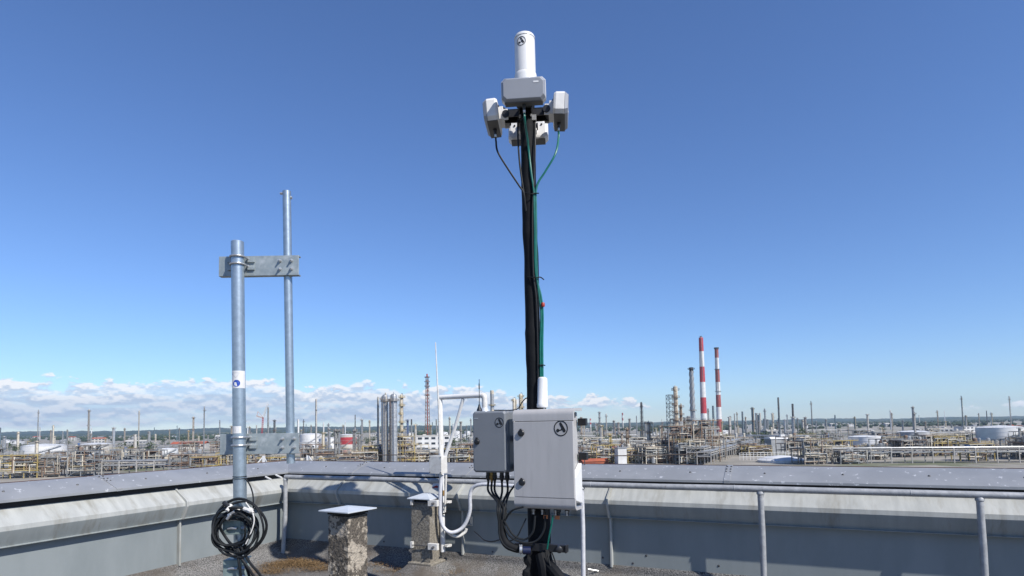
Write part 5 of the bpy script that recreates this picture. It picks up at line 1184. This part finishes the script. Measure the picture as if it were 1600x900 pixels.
# crane
D = 900; base = P(407.5, 672, D)
t = far_thing('lattice_crane', 408, D, '', 'crane', None, fixed='red and white lattice boom crane seen between the two steel poles', rz=0.0)
def cp(px, py): v = P(px, py, D); return v - Vector(MTX[t.name].translation)
def lat(m, a, b, w):
    x, y = frame_rot(b - a); n = 12; L = (b - a)
    cs = [x * w + y * w, x * w - y * w, -x * w - y * w, -x * w + y * w]
    for c in cs: m.bar(a + c, b + c, w * 0.28)
    for k in range(n):
        for i in range(4): m.bar(a + L * (k / n) + cs[i], a + L * ((k + 1) / n) + cs[(i + 1) % 4], w * 0.22)
m = MB(); lat(m, cp(408.5, 690), cp(411, 652), 0.8); m.build('lower_mast', 'redpaint', t, smooth=False)
m = MB(); lat(m, cp(411, 652), cp(418.5, 631), 1.0); m.build('boom', 'whitepaint', t, smooth=False)
m = MB(); lat(m, cp(411, 653), cp(401, 650), 0.8); m.bar(cp(401, 650), cp(403, 643), .5); m.bar(cp(403, 643), cp(411, 652), .4); m.build('counter_jib', 'salmon', t, smooth=False)
m = MB(); m.box(cp(409, 688), (7, 5, 4)); m.box((cp(409, 688) * 1.0).xy.to_3d() + Vector((0, 0, 1.5)), (9, 7, 3)); m.build('carrier', 'yellow', t, smooth=False)
# right foreground of the plant
rack(1085, 322, 1170, 560, 8.5, fixed='long diagonal pipe rack running back toward the red and white banner roof', w=9)
rack(1098, 318, 1180, 540, 6.5, fixed='second diagonal pipe rack just right of and below the first', w=7)
rack(1166, 520, 1260, 455, 10, fixed='pipe bridge crossing at right above the pale blocky tank', w=4, pm=('whitepaint', 'paleconc', 'silver'))
for k in range(2): rack(860, 470 + 55 * k, 1010, 480 + 60 * k, 8, fixed=('nearer' if k == 0 else 'farther') + ' of two grey pipe racks crossing low behind the big cabinet', w=8)
shed(1167, 560, 13, 8, 9, 'redpaint', 'whitepaint', fixed='small red walled hut with white roof at the end of the diagonal pipe racks', gable=False, win=False)
t = far_thing('blocky_tank', 1213, 420, '', 'tank', None, fixed='pale grey box shaped tank with white roof near the right edge', rz=0.1)
MB().box((0, 0, 4.9), (13.5, 9, 9.8)).build('wall', 'wallgrey', t, smooth=False); MB().extx([(-5, 9.8), (5, 9.8), (3, 11.2), (-3, 11.2)], -7.2, 7.2).build('roof', 'tankwhite', t, smooth=False); MB().box((2.5, -2, 12.0), (3, 2, 1.6)).build('hatch', 'tankwhite', t, smooth=False)
t = far_thing('tank_dome', 1218, 330, '', 'tank', None, fixed='low white domed tank top just showing over the coping at right', rz=0.0)
MB().lathe([(12, 0), (12, 1.2), (10, 2.1), (6, 3.0), (2, 3.5), (0.3, 3.6)], 36).build('dome', 'tankwhite', t)
m = MB()
for k in range(24): a = 2 * math.pi * k / 24; m.bar((math.cos(a) * 12, math.sin(a) * 12, 0), (math.cos(a) * 12, math.sin(a) * 12, 2.4), 0.12)
m.tube([(math.cos(2 * math.pi * k / 24) * 12, math.sin(2 * math.pi * k / 24) * 12, 2.4) for k in range(24)], 0.08, 4, closed=True); m.build('rim_rail', 'whitepaint', t, smooth=False)
rack(1262, 318, 1720, 290, 7, w=9, fixed='long grey pipe rack running along the plant edge at far right, past the dark stacks')
rack(-120, 330, 330, 322, 6.5, w=8, fixed='long grey pipe rack running along the plant edge left of the steel poles')
for x, D, w_, h_, m_, lb in ((70, 520, 58, 22, 'tankwhite', 'very large white tank farthest left, outside the steel poles'), (150, 560, 46, 20, 'wallpale', 'large cream tank right of the very large white one at far left'), (262, 480, 30, 17, 'tankwhite', 'large white tank nearest the stickered pole on its left'),
                             (1352, 470, 50, 18, 'tankwhite', 'very large white tank right of the dark stacks'), (1425, 520, 44, 20, 'wallgrey', 'large grey tank among the white ones at right'), (1560, 600, 60, 19, 'tankwhite', 'very large white tank farthest right')):
    tank(x, D, w_, h_, m_, fixed=lb)
rr = random.Random(91)
t = far_thing('yard_fence', 1200, 350, '', 'fence', None, fixed='white railed fence in front of the pale box shaped tank', rz=0.0)
m = MB()
for k in range(17): m.bar((-17 + k * 2, 0, 0), (-17 + k * 2, 0, 4.2), 0.22)
for z in (2.0, 3.2, 4.2): m.bar((-17, 0, z), (17, 0, z), 0.2)
m.build('rails', 'whitepaint', t, smooth=False)
shed(960, 395, 10, 16, 4.8, 'wallpale', 'roofred', fixed='small orange roofed shed beside the red brown slim column', rz=0.5)
shed(926, 345, 15, 8, 1.4, 'roofred', 'roofred', fixed='low long orange red roof just right of the big cabinet', win=False)
shed(968.5, 338, 5, 5, 8.5, 'whitepaint', 'roofgrey', fixed='narrow white cooling block in front of the orange roofed shed', gable=False, win=False)
for k, (x, D, w_, d_, h_, s_, c_) in enumerate(((1085, 350, 15, 12, 19, 4, 'steelgrey'), (1094, 345, 16, 12, 23, 5, 'rust'), (1078, 332, 10, 10, 12, 3, 'tan'), (1026, 338, 18, 10, 9, 2, 'cream'), (1000, 350, 20, 10, 7, 2, 'yellow'), (945, 352, 14, 9, 10, 2, 'yellow'), (1040, 365, 14, 10, 13, 3, 'tan'),
                                               (1066, 330, 9, 8, 11, 3, 'steelgrey'), (1120, 420, 18, 12, 12, 3, 'cream'), (1150, 470, 20, 12, 10, 2, 'tan'), (1232, 380, 12, 10, 12, 3, 'tan'), (585, 345, 13, 10, 12, 3, 'yellow'), (570, 340, 14, 10, 9, 2, 'cream'), (548, 335, 14, 9, 7, 2, 'tan'),
                                               (645, 345, 18, 10, 8, 2, 'cream'), (662, 350, 15, 10, 9, 2, 'tan'), (712, 340, 14, 9, 10, 2, 'yellow'), (735, 345, 13, 9, 12, 3, 'rust'), (500, 345, 18, 10, 5, 1, 'tan'), (470, 342, 16, 9, 5, 1, 'steelgrey'), (432, 335, 18, 9, 7, 2, 'yellow'), (1056, 336, 13, 9, 20, 5, 'rust'), (1066, 350, 10, 9, 24, 6, 'steelgrey'), (1013, 345, 12, 9, 11, 3, 'tan'), (972, 352, 15, 9, 8, 2, 'yellow'), (925, 400, 18, 9, 7, 2, 'rust'), (1108, 360, 14, 10, 14, 3, 'tan'), (1090, 400, 16, 12, 16, 4, 'cream'), (605, 350, 18, 10, 9, 2, 'tan'), (690, 345, 14, 9, 8, 2, 'steelgrey'), (520, 340, 14, 9, 6, 2, 'yellow'), (400, 338, 20, 9, 9, 2, 'tan'), (366, 335, 16, 9, 10, 3, 'yellow'), (1180, 400, 16, 9, 6, 2, 'yellow'))):
    unit(x, D, w_, d_, h_, s_, c_, base={'steelgrey': 'grey', 'rust': 'rusty', 'tan': 'tan', 'cream': 'cream', 'yellow': 'yellow railed'}[c_] + (' low' if h_ < 9.5 else ' tall') + ' process frame', seed=k + 10)
for k, (x, D, h_) in enumerate(((1174, 560, 11), (1180, 545, 12), (1187, 555, 12.5), (1194, 540, 11), (1200, 550, 10), (1207, 560, 9), (1135, 640, 8), (1128, 660, 9), (1210, 585, 8),
                                (905, 620, 9), (915, 610, 10), (924, 600, 9), (934, 615, 11), (946, 590, 10), (958, 600, 11), (968, 615, 10), (976, 590, 9), (985, 610, 10), (994, 600, 8), (880, 605, 10), (1010, 640, 9), (912, 420, 6), (919, 415, 5),
                                (1245, 600, 10), (1256, 580, 9), (560, 760, 9), (575, 740, 10), (586, 780, 10), (655, 720, 8), (700, 760, 9), (725, 700, 8), (745, 640, 9))):
    tree(x, D, h_, k, base=('small ' if h_ < 9 else 'large ' if h_ > 10.5 else '') + ('pale green' if k % 3 == 1 else 'dark green') + ' bushy tree')

# taller towers breaking the skyline
rt_ = random.Random(77)
for px, yt in [(x + rt_.uniform(-4, 4), rt_.uniform(646, 664)) for x in (380, 392, 432, 474, 516, 536, 568, 580, 720, 738, 752, 908, 950, 986, 1020, 1038, 1136, 1146, 1155, 1168, 1176, 1186, 1195, 1204, 1212, 1224, 1230, 1246, 1256)] + [(rt_.uniform(-60, 340), rt_.uniform(640, 662)) for _ in range(8)] + [(rt_.uniform(1265, 1680), rt_.uniform(626, 656)) for _ in range(9)]:
    yt -= (px - 800) * 0.012 if px > 800 else 0
    s_ = rt_.choice(('paleconc', 'steelgrey', 'silver', 'tan', 'teal', 'cream', 'steelgrey')); w_ = rt_.choice((1.2, 1.5, 1.8, 2.2, 2.8, 3.4)); yt += rt_.uniform(-8, 5)
    wd = {'silver': 'silver', 'steelgrey': 'grey', 'paleconc': 'pale', 'cream': 'cream', 'tan': 'tan', 'teal': 'teal'}[s_]
    column(px, yt, rt_.uniform(620, 980), w_, s_, 3 if w_ > 2.2 else 1, rt_.choice(('tan', 'steelgrey', 'rust')), w_ > 2.2, base=('stout ' if w_ > 3 else 'slim ') + wd + ' skyline column', rings=w_ > 2.2, top=rt_.choice(('dome', 'flat')))

# ---- the rest of the plant, thinning out toward the hills
rr = random.Random(23)
cw = {'silver': 'silver', 'steelgrey': 'grey', 'paleconc': 'pale', 'cream': 'cream', 'tan': 'tan', 'rust': 'rusty', 'teal': 'teal', 'dark': 'dark', 'whitepaint': 'white', 'yellow': 'yellow'}
def xs(n, a=-140, b=1740):
    return [a + (b - a) * (i + rr.uniform(0.1, 0.9)) / n for i in range(n)]
def keep(px, D): return not (1168 < px < 1232 and D < 600)
for px in xs(44):
    D = rr.uniform(400, 640)
    if not keep(px, D): continue
    c_ = rr.choice(('steelgrey', 'steelgrey', 'cream', 'rust', 'rust', 'tan')); h_ = rr.uniform(6, 13)
    unit(px, D, rr.uniform(14, 26), rr.uniform(9, 14), h_, 2 if h_ < 10 else 3, c_, base={'steelgrey': 'grey', 'rust': 'rusty', 'tan': 'tan', 'cream': 'cream', 'yellow': 'yellow railed'}[c_] + (' low' if h_ < 9.5 else ' tall') + ' process frame', seed=int(px) + 500)
for px in xs(15, -140, 340) + xs(20, 1262, 1740):
    D = rr.uniform(310, 400); c_ = rr.choice(('steelgrey', 'tan', 'cream', 'steelgrey', 'yellow')); h_ = rr.uniform(6, 13)
    unit(px, D, rr.uniform(12, 22), 10, h_, 2 if h_ < 10 else 3, c_, base={'steelgrey': 'grey', 'tan': 'tan', 'cream': 'cream', 'yellow': 'yellow railed'}[c_] + (' low' if h_ < 9.5 else ' tall') + ' process frame', seed=int(px) + 900)
for px in xs(110):
    D = rr.uniform(480, 1100)
    if not keep(px, D): continue
    s_ = rr.choice(('silver', 'steelgrey', 'paleconc', 'cream', 'tan', 'steelgrey', 'teal')); h_ = rr.choice((14, 18, 22, 26, 26, 32)) * rr.uniform(.8, 1.15)
    w_ = rr.uniform(2.0, 4.4)
    column(px, 0, D, w_ * 600 / D, s_, 2 if D < 800 else 1, rr.choice(('tan', 'yellow', 'steelgrey')), rr.random() < .5, base=('short ' if h_ < 18 else 'tall ' if h_ > 26 else 'mid height ') + ('stout ' if w_ > 3.4 else 'slim ') + cw[s_] + ' column', h=h_, rings=D < 700)
for px in xs(34):
    D = rr.uniform(900, 2400); s_ = rr.choice(('paleconc', 'steelgrey', 'whitepaint', 'dark', 'teal')); h_ = rr.uniform(24, 46)
    t = far_thing('chimney', px, D, ('tall ' if h_ > 36 else 'short ') + 'thin ' + cw[s_] + ' stack', 'chimney', 'thin stacks')
    r = rr.uniform(.7, 1.3); MB().lathe([(r * 1.3, 0), (r, h_), (r * .7, h_ + .3)], 8).build('shaft', s_, t); platform_mesh(r, h_ * .9, .8, rail=False).build('platform', 'steelgrey', t, smooth=False)
for px in xs(30):
    D = rr.uniform(800, 1900)
    tank(px, D, rr.uniform(16, 30) * 600 / D, rr.uniform(7, 10) * 700 / D, rr.choice(('tankwhite', 'tankwhite', 'wallpale', 'wallgrey')), base='white storage tank' if rr.random() < .7 else 'pale storage tank')
for px in xs(40):
    D = rr.uniform(620, 2600)
    if not keep(px, D): continue
    w_, rf = rr.choice((('wallpale', 'roofgrey'), ('whitepaint', 'roofgrey'), ('wallgrey', 'wallpale'), ('wallpale', 'roofred')))
    shed(px, D, rr.uniform(16, 44), rr.uniform(12, 20), rr.uniform(4.5, 11), w_, rf, base={'wallpale': 'pale', 'whitepaint': 'white', 'wallgrey': 'grey'}[w_] + ' shed with ' + {'roofgrey': 'grey', 'wallpale': 'pale', 'roofred': 'red'}[rf] + ' roof', gable=rr.random() < .6)
for px in xs(11, -100, 1700):
    D = rr.uniform(520, 1000); q = rr.uniform(60, 110)
    if not keep(px, D): continue
    rack(px - q / 2, D, px + q / 2, D * rr.uniform(.93, 1.07), rr.uniform(6, 9))
for px in xs(70):
    D = rr.uniform(520, 1700)
    if not keep(px, D): continue
    h_ = rr.uniform(7, 13); k = rr.randint(0, 2); tree(px, D, h_, k, base=('small ' if h_ < 9 else 'large ' if h_ > 11 else '') + ('pale green' if k == 1 else 'dark green') + ' bushy tree')
# woods far off: read as one mass
m = MB(); rr2 = random.Random(3)
for i in range(5200):
    D = rr2.uniform(1500, 4200); px = rr2.uniform(-200, 1800); p = P(px, hz(px), D)
    if mnoise.noise(Vector((p.x / 260, D / 420, 2))) < 0.0: continue
    s = rr2.uniform(4, 9); hh = rr2.uniform(6, 12); vs = [Vector((p.x, D, G + hh))]; n = 6
    for zq, q in ((0.55, 1.0), (0.1, 0.8)):
        for k in range(n): a = 2 * math.pi * k / n + rr2.uniform(-.3, .3); vs.append(Vector((p.x + math.cos(a) * s * q * rr2.uniform(.7, 1.15), D + math.sin(a) * s * q, G + hh * zq * rr2.uniform(.8, 1.2))))
    m.add(vs, [(0, 1 + k, 1 + (k + 1) % n) for k in range(n)] + [(1 + k, 1 + n + k, 1 + n + (k + 1) % n, 1 + (k + 1) % n) for k in range(n)])
tag(m.build('distant_woods', 'forest', None, smooth=False), 'scattered dark woods on the plain between the refinery and the hills', 'woods', kind='stuff')

# ---- labels that single each thing out
names = ['leftmost', 'second from left', 'third from left', 'fourth from left', 'fifth from left', 'sixth from left', 'seventh from left', 'eighth from left', 'ninth from left', 'tenth from left', 'eleventh from left', 'twelfth from left']
by = {}
for t, px, D, b in FAR: by.setdefault(b + ' ' + place(px, D) + ', ' + depthword(D), []).append((px, t))
for lb, L in by.items():
    L.sort(key=lambda q: q[0])
    for i, (px, t) in enumerate(L):
        t['label'] = lb if len(L) == 1 else ' '.join((names[min(i, 11)] + ' ' + lb).replace('close ', '').split()[:16])
for o in list(bpy.data.objects):
    if 'px_' in o: del o['px_']

# ---- air
HAZE = 6.0e-5
hm = bpy.data.materials.new('haze_air'); hm.use_nodes = True; nt = hm.node_tree; nt.nodes.clear()
ou = nt.nodes.new('ShaderNodeOutputMaterial'); pv = nt.nodes.new('ShaderNodeVolumePrincipled'); pv.inputs['Color'].default_value = (0.62, 0.80, 1.0, 1); pv.inputs['Density'].default_value = HAZE; pv.inputs['Anisotropy'].default_value = 0.2
nt.links.new(pv.outputs[0], ou.inputs['Volume'])
mm['haze_air'] = hm
if HAZE:
    m = MB(); m.box((0, 3100, (G - 3 + 190) / 2), (17000, 8600, 190 - (G - 3)))
    o = m.build('haze', 'haze_air', None, smooth=False); o['kind'] = 'stuff'; o['label'] = 'thin bluish haze lying over the refinery and the hills'; o['category'] = 'haze'
